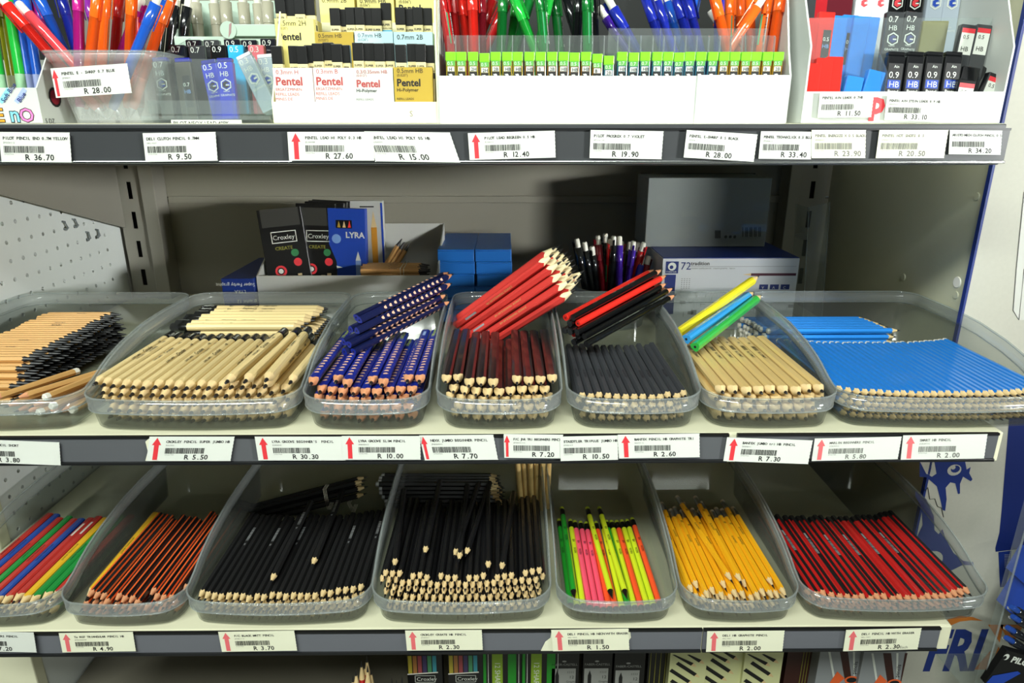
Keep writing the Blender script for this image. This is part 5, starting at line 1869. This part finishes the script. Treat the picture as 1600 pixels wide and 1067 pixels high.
for k, px in enumerate(gx):
    c = '#8a7a22' if px < 820 else '#6a4a18' if px < 940 else '#2c5a6a' if px < 1120 else '#8a6a1c'
    m = plast('lead_tube_' + c, c)
    Yl = Y + .0075
    p = PX(px, 81 + drop.get(px, 0), Yl)
    root = thing('green_capped_lead', 'lead case with lime green cap behind the white front card, %s from left' % nth(k + 1), 'lead case', (p.x, Yl, Z0 + .0018))
    w = .0101
    zc = p.z - .0085
    mb = MB()
    mb.box((p.x - w / 2, Yl, p.z - .068 if 0 else Z0 + .0019), (p.x + w / 2, Yl + .006, zc), m, .0004)
    body = mb.build('tube', root)
    mb = MB()
    mb.box((p.x - w / 2 - .0002, Yl - .0005, zc), (p.x + w / 2 + .0002, Yl + .0065, p.z), lime, .0006)
    mb.build('cap', root)
    P = lambda x, z, l=0: Vector((p.x + x * w, Yl - .0002 - .00015 * l, zc + z))
    mb = MB()
    rect(mb, P, -.42, -.0045, .42, 0, m_gtop)
    mb.text('0.5' if px < 960 or px > 1120 else '0.7', P(-.36, -.004, 1), UX, UZ, .0048, m_card)
    rect(mb, P, -.34, -.0098, .34, -.0052, m_card)
    g = 'H' if k < 2 else '2H' if k in (2, 3) else 'HB' if k % 5 < 3 else 'B' if k % 5 == 3 else '2B'
    mb.text(g, P(-.22, -.0094, 1), UX, UZ, .0046, m_ink, bold=.02)
    rect(mb, P, -.38, -.03, .38, -.0102, m_ink)
    disc(mb, P(-.02, -.0142, 1), UX, UZ, .0017, .0022, m_card, 10)
    rect(mb, P, -.25, -.0132, .02, -.0124, m_card, 2)
    mb.text('PILOT', P(-.34, -.0205, 1), UX, UZ, .0031, m_card, bold=.02)
    mb.build('print', body)
root = thing('clear_divider', 'clear finned divider standing between the leads and the pens', 'divider', (0, Y + .02, Z0))
Yd = Y + .018
pa, pb_ = PX(698, 55, Yd), PX(1212, 55, Yd)
mb = MB()
mb.box((pa.x, Yd, Z0 + .0018), (pb_.x, Yd + .0014, pa.z), m_acryl)
mb.build('plate', root)
for px in gx[1:]:
    x = PX(px - 9, 60, Yd).x
    mb = MB()
    mb.prism([(x, Yd - .0008, Z0 + .05), (x, Yd - .0055, Z0 + .05), (x, Yd - .0045, pa.z - .002), (x, Yd - .0008, pa.z)], (.0009, 0, 0), m_rim)
    mb.build('fin', root)
pa, pb_ = PX(951, 44, Yd + .006), PX(1200, 44, Yd + .006)
root = thing('clear_plate', 'clear plate standing in front of the blue and orange pens', 'plate', (pa.x, Yd + .006, Z0))
mb = MB()
mb.box((pa.x, Yd + .006, Z0 + .0018), (pb_.x, Yd + .0074, pa.z), m_acryl)
mb.build('plate', root)
mb = MB()
mb.box((PX(1032, 44, Yd + .006).x, Yd + .0056, Z0 + .0018), (PX(1033, 44, Yd + .006).x, Yd + .0078, pa.z), m_rim)
mb.build('seam', root)
pl = [('crimson', 1, (706, 95), (692, 0)), ('crimson', 0, (716, 95), (707, 0)), ('redpen', 0, (733, 95), (721, 0)), ('crimson', 1, (738, 95), (770, 0)), ('redpen', 0, (742, 95), (738, 0)), ('wine', 0, (752, 95), (752, 0)),
      ('crimson', 1, (750, 95), (794, 0)), ('redpen', 0, (724, 95), (729, -5)),
      ('greenpen', 0, (842, 95), (803, -5)), ('dgreen', 0, (782, 90), (786, 0)), ('dgreen', 0, (800, 95), (828, 0)), ('greenpen', 0, (796, 95), (806, 10)), ('dgreen', 1, (852, 95), (844, 0)), ('greenpen', 0, (838, 95), (858, -5)),
      ('dgreen', 1, (876, 95), (867, 0)), ('blackpen', 1, (912, 95), (885, 0)), ('dgreen', 1, (918, 95), (917, 0)), ('blackpen', 0, (898, 95), (904, 0)), ('blackpen', 0, (930, 95), (926, 0)),
      ('violet', 1, (990, 95), (929, 0)), ('darkblue', 0, (1004, 95), (948, -5)),
      ('darkblue', 0, (1042, 95), (1010, 0)), ('darkblue', 1, (1058, 95), (1025, 0)), ('bluepen', 1, (1070, 95), (1040, 0)), ('darkblue', 0, (1086, 95), (1058, 0)), ('darkblue', 0, (1098, 95), (1074, 0)), ('bluepen', 0, (1064, 95), (1084, 0)),
      ('tangerine', 1, (1162, 95), (1098, 0)), ('orange', 0, (1140, 95), (1118, 0)), ('darkblue', 0, (1122, 95), (1124, 0)), ('orange', 1, (1138, 95), (1141, 0)), ('tangerine', 0, (1156, 95), (1156, -5)), ('tangerine', 1, (1128, 95), (1190, 0)),
      ('orange', 1, (1186, 95), (1200, 0)), ('tangerine', 0, (1192, 95), (1213, 0)), ('orange', 0, (1174, 95), (1172, 0)), ('tangerine', 0, (1204, 95), (1218, 5))]
cname = {'crimson': 'red', 'redpen': 'bright red', 'wine': 'wine red', 'greenpen': 'bright green', 'dgreen': 'dark green', 'blackpen': 'black', 'violet': 'violet', 'darkblue': 'dark blue', 'bluepen': 'blue', 'tangerine': 'orange red', 'orange': 'orange'}
for k, (cl, lab, p1, p2) in enumerate(pl):
    yy = Y + .036 + .0125 * (k % 4) + .003 * (k % 3)
    a, b_ = PX(*p1, yy), PX(*p2, yy + .004)
    d_ = (b_ - a).normalized()
    foot = a + d_ * ((Z0 + .004 - a.z) / d_.z)
    place(('penl_' if lab else 'pen_') + cl, foot, foot + d_ * .147, R.uniform(-.3, .3) if lab else R.uniform(0, 6), 'clear_barrel_pen', '%s pen%s in the long tray, %s pen from left' % (cname[cl], ' with sticker' if lab else '', nth(1 + sorted(q[3][0] for q in pl).index(p2[0]))), 'pen')

# ---- white display of lead cases at the end
Y = .737
xa, xb = PX(1257, 170, Y).x, PX(1563, 170, Y).x
zt = PX(1400, 143, Y).z
hi_ = PX(1400, 72, Y).z
root = thing('lead_display', 'white card display of lead cases at the shelf end', 'display', ((xa + xb) / 2, Y, Z0))
mb = MB()
mb.box((xa, Y, Z0), (xb, Y + .002, zt), m_white)
f = mb.build('front_panel', root)
for xx, fl_ in ((xa - .002, -.015), (xb, 0)):
    mb = MB()
    mb.prism([(xx, Y, Z0), (xx + fl_, Y + .16, Z0), (xx + fl_, Y + .16, Z0 + .19), (xx + fl_ * .36, Y + .058, Z0 + .19), (xx, Y, hi_)], (.002, 0, 0), m_white)
    mb.build('side_panel', root)
mb = MB()
mb.box((xa, Y + .002, Z0), (xb, Y + .158, Z0 + .0015), m_white)
mb.build('bottom', root)
mb = MB()
mb.box((xa, Y + .158, Z0), (xb, Y + .16, Z0 + .19), m_packgrey)
mb.build('back_panel', root)
mb = MB()
pc_ = PX(1371, 165, Y - .0004)
mb.text('p', PX(1358, 176, Y - .0004), UX, UZ, .030, m_red, bold=.05)
mb.build('red_logo', f)
price_tag((1281, 145), (1366, 144), (1277, 184), Y + .0008, 'PENTEL AIN LEADS 0.7HB', 'ZLEA0308', 'R 11.50', label='price label stuck on the white display, left of the red logo')
price_tag((1386, 149), (1471, 151), (1381, 188), Y, 'PENTEL AIN STEIN LEADS 0.9 HB', 'ZPENT006', 'R 33.10', label='price label overlapping the red logo on the white display')
lc = lambda *a, **k: lead_case(*a, **k)
Yf = Y + .014
for k, (px, py, ln) in enumerate(((1272, 98, .06), (1290, 90, .03), (1306, 88, .02))):
    lc(px, py, Yf + .003 * k, .0175, PX(px, py, Yf).z - Z0 - .004, c_red2, 'red lead case in the front row of the end display, %s from left' % nth(k + 1), style='none', lean=ln, tilt=.12)
for k, (px, py, ln) in enumerate(((1338, 119, .16), (1372, 110, .22))):
    lc(px, py, Yf + .002, .0185, PX(px, py, Yf).z - Z0 - .004, c_sky, 'short looking sky blue case tilted at the display front, %s from left' % nth(k + 1), style='none', lean=ln, tilt=.12)
for k, px in enumerate((1403, 1433, 1463, 1493)):
    lc(px, 80, Yf + .010, .0185, PX(px, 80, Yf).z - Z0 - .005, c_blkc, 'black lead case with white number and blue grade, %s from left' % nth(k + 1), '0.9', 'HB', 'ain', lean=.05, tilt=.14, capm=c_blkc)
Yr = Y + .045
for k, (px, py, m, st) in enumerate(((1263, 28, c_red2, 'none'), (1278, 28, c_red2, 'none'), (1294, 18, c_red2, 'label'))):
    lc(px, py, Yr, .0172, .085, m, 'red lead case in the second row of the end display, %s from left' % nth(k + 1), '0.5', 'HB', st, lean=.05, tilt=.1)
for k, (px, py, st) in enumerate(((1313, 24, 'none'), (1331, 23, 'label'), (1348, 25, 'none'), (1364, 26, 'none'))):
    lc(px, py, Yr + .004 * (k % 2), .0172, .085, c_sky, 'tall sky blue case in the second row, %s from left' % nth(k + 1), '0.7', 'HB', st, lean=.07, tilt=.1)
for k, (px, py) in enumerate(((1401, 18), (1430, 18))):
    lc(px, py, Yr, .0185, .085, c_tl, 'dark grey emblem case behind the black cases, %s of two' % nth(k + 1), '0.7', 'HB', 'emblem', lean=.04 + .06 * k, tilt=.1, group='dark grey emblem cases')
p = PX(1465, 32, Yr)
mb = MB()
mb.box((p.x - .014, Yr + .002, p.z - .085), (p.x + .014, Yr + .008, p.z), mat('olive_pack', '#6f6a24', .3), .001)
tag(mb.build('olive_pack'), 'olive glossy pack between the grey cases and the red headed cases', 'pack')
for k, (px, py) in enumerate(((1516, 38), (1540, 38))):
    lc(px, py, Yr - .008, .0165, .085, c_tl, 'slate case with red headed white label, %s of two' % nth(k + 1), '0.5', 'HB', 'hred', lean=.10, tilt=.1)
for k, (px, py, ln, st) in enumerate(((1520, 104, .15, 'none'), (1534, 100, .5, 'none'), (1513, 124, .1, 'hred'), (1560, 116, .3, 'hred'))):
    lc(px, py, Yf + (.012, .02, .0, .003)[k], .019, PX(px, py, Yf).z - Z0 - .003 - (.008 if ln > .2 else 0), c_blkc, 'black case tumbled in the corner of the end display, %s' % ('upright', 'strongly tilted', 'half sunk with label', 'nearest the side panel')[k], '0.5', 'HB', st, lean=ln, tilt=.1)
Yq = Y + .10
for k, px in enumerate((1352, 1378, 1404, 1432)):
    lc(px, -8, Yq, .019, .115, c_red2 if k < 0 else (c_wht if k < 2 else c_blkc), 'case with red emblem in the back row, %s from left' % nth(k + 1), '', '', 'emblem', tilt=.05, ink=m_red if 0 else m_card, gcol=m_red)
for k, px in enumerate((1464, 1490)):
    lc(px, -8, Yq, .019, .115, c_sil, 'silver case with blue emblem in the back row, %s of two' % nth(k + 1), '', '', 'emblem', tilt=.05, ink=m_card, gcol=m_blue)
for k, px in enumerate((1268, 1286, 1304, 1322)):
    lc(px, -4, Yq, .0172, .11, (c_tl, c_rd, cg('case_wine', '#5a1420'), cg('case_wine', '#5a1420'))[k], 'dim case in the back row behind the red ones, %s from left' % nth(k + 1), style='none', tilt=.05)
root = thing('clear_plate', 'clear front plate of the white end display', 'plate', (xa, Y + .028, Z0))
mb = MB()
z1 = PX(1400, 26, Y + .030).z
mb.box((xa + .001, Y + .0375, Z0 + .002), (xb - .002, Y + .0387, z1), m_acryl)
mb.build('plate', root)
mb = MB()
p = PX(1365, 85, Y + .037)
mb.prism([(p.x, Y + .036, Z0 + .003), (p.x, Y + .004, Z0 + .003), (p.x, Y + .004, p.z - .02), (p.x, Y + .036, p.z + .01)], (.001, 0, 0), m_acryl)
mb.build('divider', root)

# ---------------------------------------------------------------- boxed sets on the lowest shelf
ZB = ZF + .0005


def low_pack(px0, px1, Y, h, m, label, faces, d=.02, tilt=.0, name='pencil_pack', roll=0.0, rot=0.0):
    a, b_ = PX(px0, 1040, Y), PX(px1, 1040, Y)
    lower = lambda mb, P, ax: faces(mb, lambda x, z, l=0: P(x, max(0.0, z - .042), l), ax)
    return carton(name, label, 'pencil pack', (a.x, Y, ZB), b_.x - a.x, d, h, m, rot, tilt, roll, lower)


def zpy(py, Y):
    return PX(800, py, Y).z - ZB


YS = .748
pas = [mat('pastel_%d' % i, c, .45) for i, c in enumerate(('#b8a838', '#b07a40', '#a84e50', '#463c66', '#4f9a68', '#3f98a8'))]


def pastel(mb, P, ax, w=.042):
    ux, uz = ax
    for k in range(6):
        rect(mb, P, .0015 + k * w / 6.3, .10, .0015 + (k + .8) * w / 6.3, .181, pas[k])
    mb.add([P(0, .149, 1), P(w, .152, 1), P(w, .154, 1), P(0, .151, 1)], [(0, 1, 2, 3)], m_ivory)
    mb.add([P(0, .0, 1), P(w, .0, 1), P(w, .152, 1), P(0, .149, 1)], [(0, 1, 2, 3)], m_pack)
    mb.text('Croxley', P(.012, .139, 2), ux, uz, .0085, m_card)
    frame_lines(mb, P, .010, .136, .038, .148, .0007, m_card, 2)
    mb.text('CREATE', P(.012, .127, 2), ux, uz, .006, m_pink, bold=.02)


low_pack(636, 691, YS, .183, m_pack, 'pack of pastel pencils with black sleeve, beside the pencil points', pastel)
low_pack(700, 755, YS, .183, m_pack, 'pack of pastel pencils with black sleeve, beside the green packs', pastel, rot=.0)
gl_, gd_ = mat('lime_stripe', '#86a82a', .4), mat('green_stripe', '#1f8a24', .4)


def sharpened(mb, P, ax):
    ux, uz = ax
    s = .050 / 62
    for x0, x1, m in ((0, 5, gd_), (8, 9, m_card), (15, 33, gl_), (42, 56, gd_), (60, 61, m_card)):
        rect(mb, P, x0 * s, .0, x1 * s, .183, m)
    mb.text('12 SHARPENED', P(20 * s, .170, 1), -uz, ux, .0105, m_card)


low_pack(755, 815, YS, .184, m_pack, 'black and green striped pack with upright lettering, beside the pastels', sharpened)
low_pack(816, 862, YS, .184, m_pack, 'black and green striped pack with upright lettering, beside the grey packs', sharpened)
m_fg = mat('faded_grey_panel', '#8e8f8a', .5)


def faber(mb, P, ax):
    ux, uz = ax
    mb.text('FABER-CASTELL', P(.002, .163), ux, uz, .0050, m_fg)
    disc(mb, P(.019, .170), ux, uz, .003, .0015, m_fg)
    rect(mb, P, .002, .02, .035, .158, m_fg)
    mb.add([P(.007, .13, 1), P(.012, .13, 1), P(.012, .146, 1), P(.0095, .155, 1), P(.007, .146, 1)], [(0, 1, 2, 3, 4)], m_ink)
    mb.text('1111', P(.023, .150, 1), ux, uz, .005, m_ink)
    mb.text('12', P(.026, .141, 1), ux, uz, .007, m_ink)
    mb.text('Graphite', P(.022, .134, 1), ux, uz, .0045, m_ink)
    mb.text('pencils', P(.022, .129, 1), ux, uz, .0045, m_ink)


low_pack(860, 905, YS, .180, m_pack, 'black pack with grey pencil panel, beside the green packs', faber)
low_pack(911, 957, YS, .180, m_pack, 'black pack with grey pencil panel, second from the green packs', faber)
low_pack(960, 1008, YS - .004, .166, m_pack, 'lower black pack with grey panel, third from the green packs', faber)
low_pack(962, 990, YS + .03, .186, m_packgrey, 'plain dark grey pack standing behind the lower black pack', lambda mb, P, ax: mb.text('B', P(.004, .16), ax[0], ax[1], .006, m_fade))
m_paleyel = mat('pale_yellow_pack', '#cfd09a', .45)


def blackpics(mb, P, ax):
    ux, uz = ax
    for k, (x, z) in enumerate(((.004, .188), (.010, .170), (.002, .158), (.024, .186), (.004, .14), (.014, .125))):
        d_ = Vector((.034, -.026))
        d_ = d_.normalized()
        n_ = Vector((-d_.y, d_.x)) * .0028
        p0 = Vector((x, z))
        p1 = p0 + d_ * (.034 if k != 3 else .022)
        p2 = p1 + d_ * .007
        q = lambda v, l=0: P(min(.0545, max(0, v.x)), min(.184, v.y), l)
        mb.add([q(p0 - n_), q(p1 - n_), q(p1 + n_), q(p0 + n_)], [(0, 1, 2, 3)], m_ink)
        mb.add([q(p1 - n_), q(p2 - n_ * .2), q(p2 + n_ * .2), q(p1 + n_)], [(0, 1, 2, 3)], m_tipwood)


for k, (p0, p1) in enumerate(((1046, 1104), (1099, 1160), (1162, 1222))):
    low_pack(p0, p1, YS - .004 + .006 * (k % 2), .184, m_paleyel, 'pale yellow pack pictured with black pencils, %s from left' % nth(k + 1), blackpics, d=.014, roll=.0)
low_pack(1012, 1044, YS + .012, .182, m_pack, 'black pack with thin yellow lines beside the pale yellow packs', lambda mb, P, ax: [rect(mb, P, .003 + .007 * k, .10, .004 + .007 * k, .178, m_olive) for k in range(4)])
m_gpk, m_bl2, m_wp = mat('grey_silver_pack', '#8d9092', .35), mat('dark_red_pack', '#3a1a14', .4), m_card


def diag(mb, P, ax):
    ux, uz = ax
    for x, m, w in ((-.01, m_wp, .003), (.006, m_bl2, .011), (.024, m_wp, .003), (.036, m_bl2, .008)):
        pts = [(x + .020, .186), (x + w + .020, .186), (x + w + .045, .10), (x + .045, .10)]
        mb.add([P(max(0, min(.0595, a)), b) for a, b in pts], [(0, 1, 2, 3)][::1], m)
    mb.add([P(.028, .150, 1), P(.040, .138, 1), P(.032, .128, 1), P(.02, .13, 1)], [(3, 2, 1, 0)], p_org)
    disc(mb, P(.05, .135, 1), ux, uz, .010, .007, p_org)
    disc(mb, P(.05, .135, 2), ux, uz, .007, .0045, m_ink)
    mb.text('pencils', P(.054, .145, 2), uz, -ux, .008, m_ink)


low_pack(1278, 1345, YS, .186, m_gpk, 'grey pack with diagonal white bands and orange marks, inner one', diag)
low_pack(1346, 1412, YS - .006, .186, m_gpk, 'grey pack with diagonal white bands at the shelf end', diag)
low_pack(1228, 1276, YS + .02, .184, m_bl2, 'dark red pack in shade between yellow and grey packs', lambda mb, P, ax: [rect(mb, P, .022 + .004 * k, .05, .023 + .004 * k, .18, m_olive) for k in range(4)])
for k, (px, py) in enumerate(((556, 1046), (563, 1038), (570, 1036), (574, 1040), (578, 1050), (567, 1046), (551, 1056), (612, 1060), (620, 1058), (628, 1058))):
    yy = .69 if k < 7 else .668
    t = PX(px, py, yy)
    yy = .69 + .006 * (k % 3) if k < 7 else .664 + .004 * (k % 2)
    lz = t.z - ZB
    place('ltip', (t.x, yy, t.z), (t.x - .006, yy + .004, t.z - .17), 0, 'red_round_pencil', 'pencil standing point up on the lowest shelf, %s from left' % nth(1 + [551, 556, 563, 567, 570, 574, 578, 612, 620, 628].index(px)))
cup = PX(566, 1060, .69)
root = thing('pencil_cup', 'dark square cup holding upright pencils on the lowest shelf', 'cup', (cup.x, .70, ZB))
open_box(root, (cup.x - .02, .672, ZB), (cup.x + .052, .722), .06, m_pack)
for k, (p0, p1) in enumerate(((-14, 17), (18, 37))):
    a, b_ = PX(p0, 1040, .80), PX(p1, 1040, .80)
    zt = .83
    carton('chalk_carton', 'white chalk carton with sideways lettering beyond the post, %s' % ('outer one', 'next to the post')[k], 'carton', (a.x, .80, .58), b_.x - a.x, .08, .26, m_white,
           faces=lambda mb, P, ax: [mb.text('kreiden', P(.0135, .03), ax[1], -ax[0], .016, m_fade), mb.text('24', P(.0135, .10), ax[1], -ax[0], .016, m_fade), rect(mb, P, .018, .01, .0184, .2, m_fade)])
mb = MB()
mb.box((-1.0, .74, .55), (-.747, 1.0, .5795), m_cream, .001)
tag(mb.build('side_shelf'), 'cream shelf of the next bay, beyond the post', 'shelf')

# ---------------------------------------------------------------- board at the side
YP = .82
m_board = mat('board_card', '#b7b5a8', .6, noise=.05, scale=200, bump=.1)
m_bprint = mat('board_blue', '#142c74', .5)
m_borange = mat('board_orange', '#c8752a', .5)
root = thing('poster_board', 'grey cardboard poster with blue flame shapes and pen picture', 'poster', (XR + .2, YP, .4))
mb = MB()
mb.box((XR - .004, YP - .006, .3), (XR + .42, YP, 1.95), m_board)
board = mb.build('board', root)
mb = MB()
mb.box((XR - .0055, YP - .0066, .3), (XR - .0025, YP - .0002, 1.95), m_bprint)
mb.build('blue_edge', board)
YQ = YP - .0064
C = lambda x, y, l=0: PX(1400 + x / 2.5, 640 + y / 2.5, YQ - .0002 * l)
mb = MB()
up = [(98, 150), (92, 215), (92, 262), (118, 264), (140, 282), (160, 300), (172, 345), (182, 392), (192, 396), (198, 350), (194, 305), (212, 284), (232, 288), (242, 330), (250, 328), (250, 290), (262, 262), (292, 280), (299, 272), (286, 248), (292, 224), (276, 234), (268, 190), (250, 150)]
poly(mb, [C(x, y) for x, y in up], m_bprint)
lo = [(76, 318), (118, 350), (148, 415), (150, 470), (166, 486), (182, 466), (192, 500), (225, 560), (262, 590), (302, 596), (302, 608), (262, 606), (216, 628), (190, 652), (100, 660), (40, 640), (62, 540), (104, 450), (100, 380), (76, 340)]
poly(mb, [C(x, y) for x, y in lo], m_bprint)
disc(mb, C(228, 236, 1), UX, UZ, .0095, .0085, m_board)
disc(mb, C(232, 232, 2), UX, UZ, .0062, .0055, m_bprint)
disc(mb, C(224, 226, 3), UX, UZ, .003, .003, m_board)
disc(mb, C(144, 585, 1), UX, UZ, .0142, .0142, m_board)
poly(mb, [C(x, y, 1) for x, y in ((95, 205), (150, 205), (158, 250), (140, 262), (118, 250))], m_board)
mb.tube([C(x, y, 1) for x, y in ((106, 290), (114, 318), (124, 304), (132, 350), (152, 348), (162, 378), (178, 384), (186, 420))], .00045, m_ink, 4)
mb.build('flame_print', board)
mb = MB()
poly(mb, [C(x, y) for x, y in ((448, -40), (530, -40), (530, 540), (478, 545), (389, 555), (388, 540), (404, 480), (412, 400), (440, 60))], mat('board_pen_blue', '#152563', .4))
poly(mb, [C(x, y, 1) for x, y in ((400, 556), (452, 550), (440, 640), (428, 690), (407, 694), (404, 650))], m_bprint)
for k in range(9):
    a, b_ = C(424, 566 + 6 * k, 2), C(446, 566 + 6 * k, 2)
    mb.add([a, b_, b_ - UZ * .0008, a - UZ * .0008], [(3, 2, 1, 0)], m_silver)
mb.build('pen_picture', board)
mb = MB()
p = PX(1437, 1046, YQ)
q = PX(1445, 985, YQ)
hh = (q.z - p.z) / .70
mb.text('FRI', PX(1440, 1046, YQ), UX, UZ, hh, m_bprint, bold=.035, shear=.12, width=(PX(1520, 1046, YQ).x - p.x))
for tri in (((1544, 976), (1568, 976), (1562, 1004)), ((1522, 1046), (1548, 1016), (1543, 1046)), ((1562, 976), (1600, 976), (1580, 1010)), ((1560, 1010), (1580, 1046), (1546, 1046))):
    mb.add([PX(x, y, YQ) for x, y in tri], [(2, 1, 0)], m_borange)
arc = [(1480, 968), (1500, 962), (1520, 964), (1536, 970), (1518, 969), (1500, 971), (1486, 977)]
poly(mb, [PX(x, y, YQ) for x, y in arc], m_borange)
mb.build('lettering', board)
mb = MB()
poly(mb, [PX(x, y, YQ) for x, y in ((1600, 300), (1640, 300), (1640, 500), (1592, 500), (1583, 485), (1588, 420))], mat('pale_print', '#c6c6be', .5))
mb.tube([PX(x, y, YQ) for x, y in ((1600, 300), (1588, 420), (1583, 485), (1592, 500), (1600, 420))], .0006, m_fade, 4)
mb.build('clip_picture', board)

# clear side holder with blue cartons and pens
YH = .72
root = thing('acrylic_holder', 'clear acrylic holder in front of the poster with pens and blue cartons', 'holder', (PX(1600, 1000, YH).x, YH, .7))
mb = MB()
e0, e1 = PX(1528, 1100, YH), PX(1612, 790, YH + .06)
mb.prism([e0, e0 + Vector((0, .014, 0)), e1 + Vector((0, .014, 0)), e1], (.002, 0, 0), m_acryl)
mb.build('side_plate', root)
mb = MB()
mb.tube([e0, e1], .0013, m_rim, 6)
mb.build('polished_edge', root)
mb = MB()
mb.box((e0.x, YH, e0.z - .002), (e0.x + .2, YP - .008, e0.z), m_acryl)
mb.build('base_plate', root)
lab_w = m_card


def pcarton(px, py0, py1, YY, label, dx=.06):
    a, b_ = PX(px, py1, YY), PX(px, py0, YY)
    T = Matrix.Translation(a) @ Matrix.Rotation(.28, 4, 'Y')
    root = thing('pen_carton', label, 'carton', tuple(a))
    mb = MB()
    mb.box((0, 0, 0), (dx, .04, b_.z - a.z), m_blue, .0008, T)
    body = mb.build('carton', root)
    P = lambda x, z, l=0: T @ Vector((x, -.0003 - .0002 * l, z))
    ax = (T.to_3x3() @ UX, T.to_3x3() @ UZ)
    mb = MB()
    h = b_.z - a.z
    for k in range(2):
        zc = h * (.30 + .0 * k)
        disc(mb, P(.012 + .026 * k, zc), *ax, .0085, .0085, m_card)
        disc(mb, P(.012 + .026 * k, zc - .001, 1), *ax, .0072, .0065, m_ink, 14, PI, 2 * PI)
        disc(mb, P(.012 + .026 * k, zc + .001, 2), *ax, .0022, .0045, m_ink, 8)
    disc(mb, P(.010, h * .74), *ax, .0035, .0045, m_card)
    disc(mb, P(.0085, h * .72, 1), *ax, .002, .0028, m_blue)
    mb.text('PILOT', P(.016, h * .66), *ax, .009, m_card, bold=.03)
    mb.build('front_print', body)


pcarton(1604, 876, 916, YH + .035, 'blue pen carton with white round marks, upper one')
pcarton(1588, 922, 968, YH + .03, 'blue pen carton with white round marks, lower one')
pen_meshes('penr', mat('pen_black_barrel', '#1b1d22', .2, coat=.4), r=.0050, length=.15, capm=mat('pen_black_barrel', '#1b1d22'), topm=p_tb, tailm=m_silver)
for k, (px, py) in enumerate(((1580, 948), (1582, 963), (1574, 980), (1572, 996))):
    e = PX(px, py, YH + .012)
    place('penr', e + Vector((.12, .02, -.085)).normalized() * .15, e, PI / 2 + .6, 'ballpoint_pen', 'black pen with blue end lying in the clear side holder, %s from the top' % nth(k + 1), 'pen')
a = PX(1578, 1016, YH)
T = Matrix.Translation(a) @ Matrix.Rotation(.32, 4, 'Y')
root = thing('pen_pack', 'black pack with white lettering in the clear side holder', 'pen pack', tuple(a))
mb = MB()
mb.box((-.001, .002, -.06), (.10, .012, -.002), m_pack, .0006, T)
body = mb.build('pack', root)
mb = MB()
P = lambda x, z, l=0: T @ Vector((x, .0016 - .0002 * l, z))
ax = (T.to_3x3() @ UX, T.to_3x3() @ UZ)
mb.text('PILOT', P(.012, -.017), *ax, .0125, m_card, bold=.04)
disc(mb, P(.003, -.012), *ax, .004, .005, m_card)
disc(mb, P(.0015, -.0135, 1), *ax, .0025, .0032, m_pack)
mb.text('0.7', P(.045, -.012), *ax, .012, m_silver)
poly(mb, [P(x, z) for x, z in ((0.002, -.045), (.03, -.028), (.036, -.030), (.02, -.055), (.0, -.058))], m_blue)
mb.build('pack_print', body)
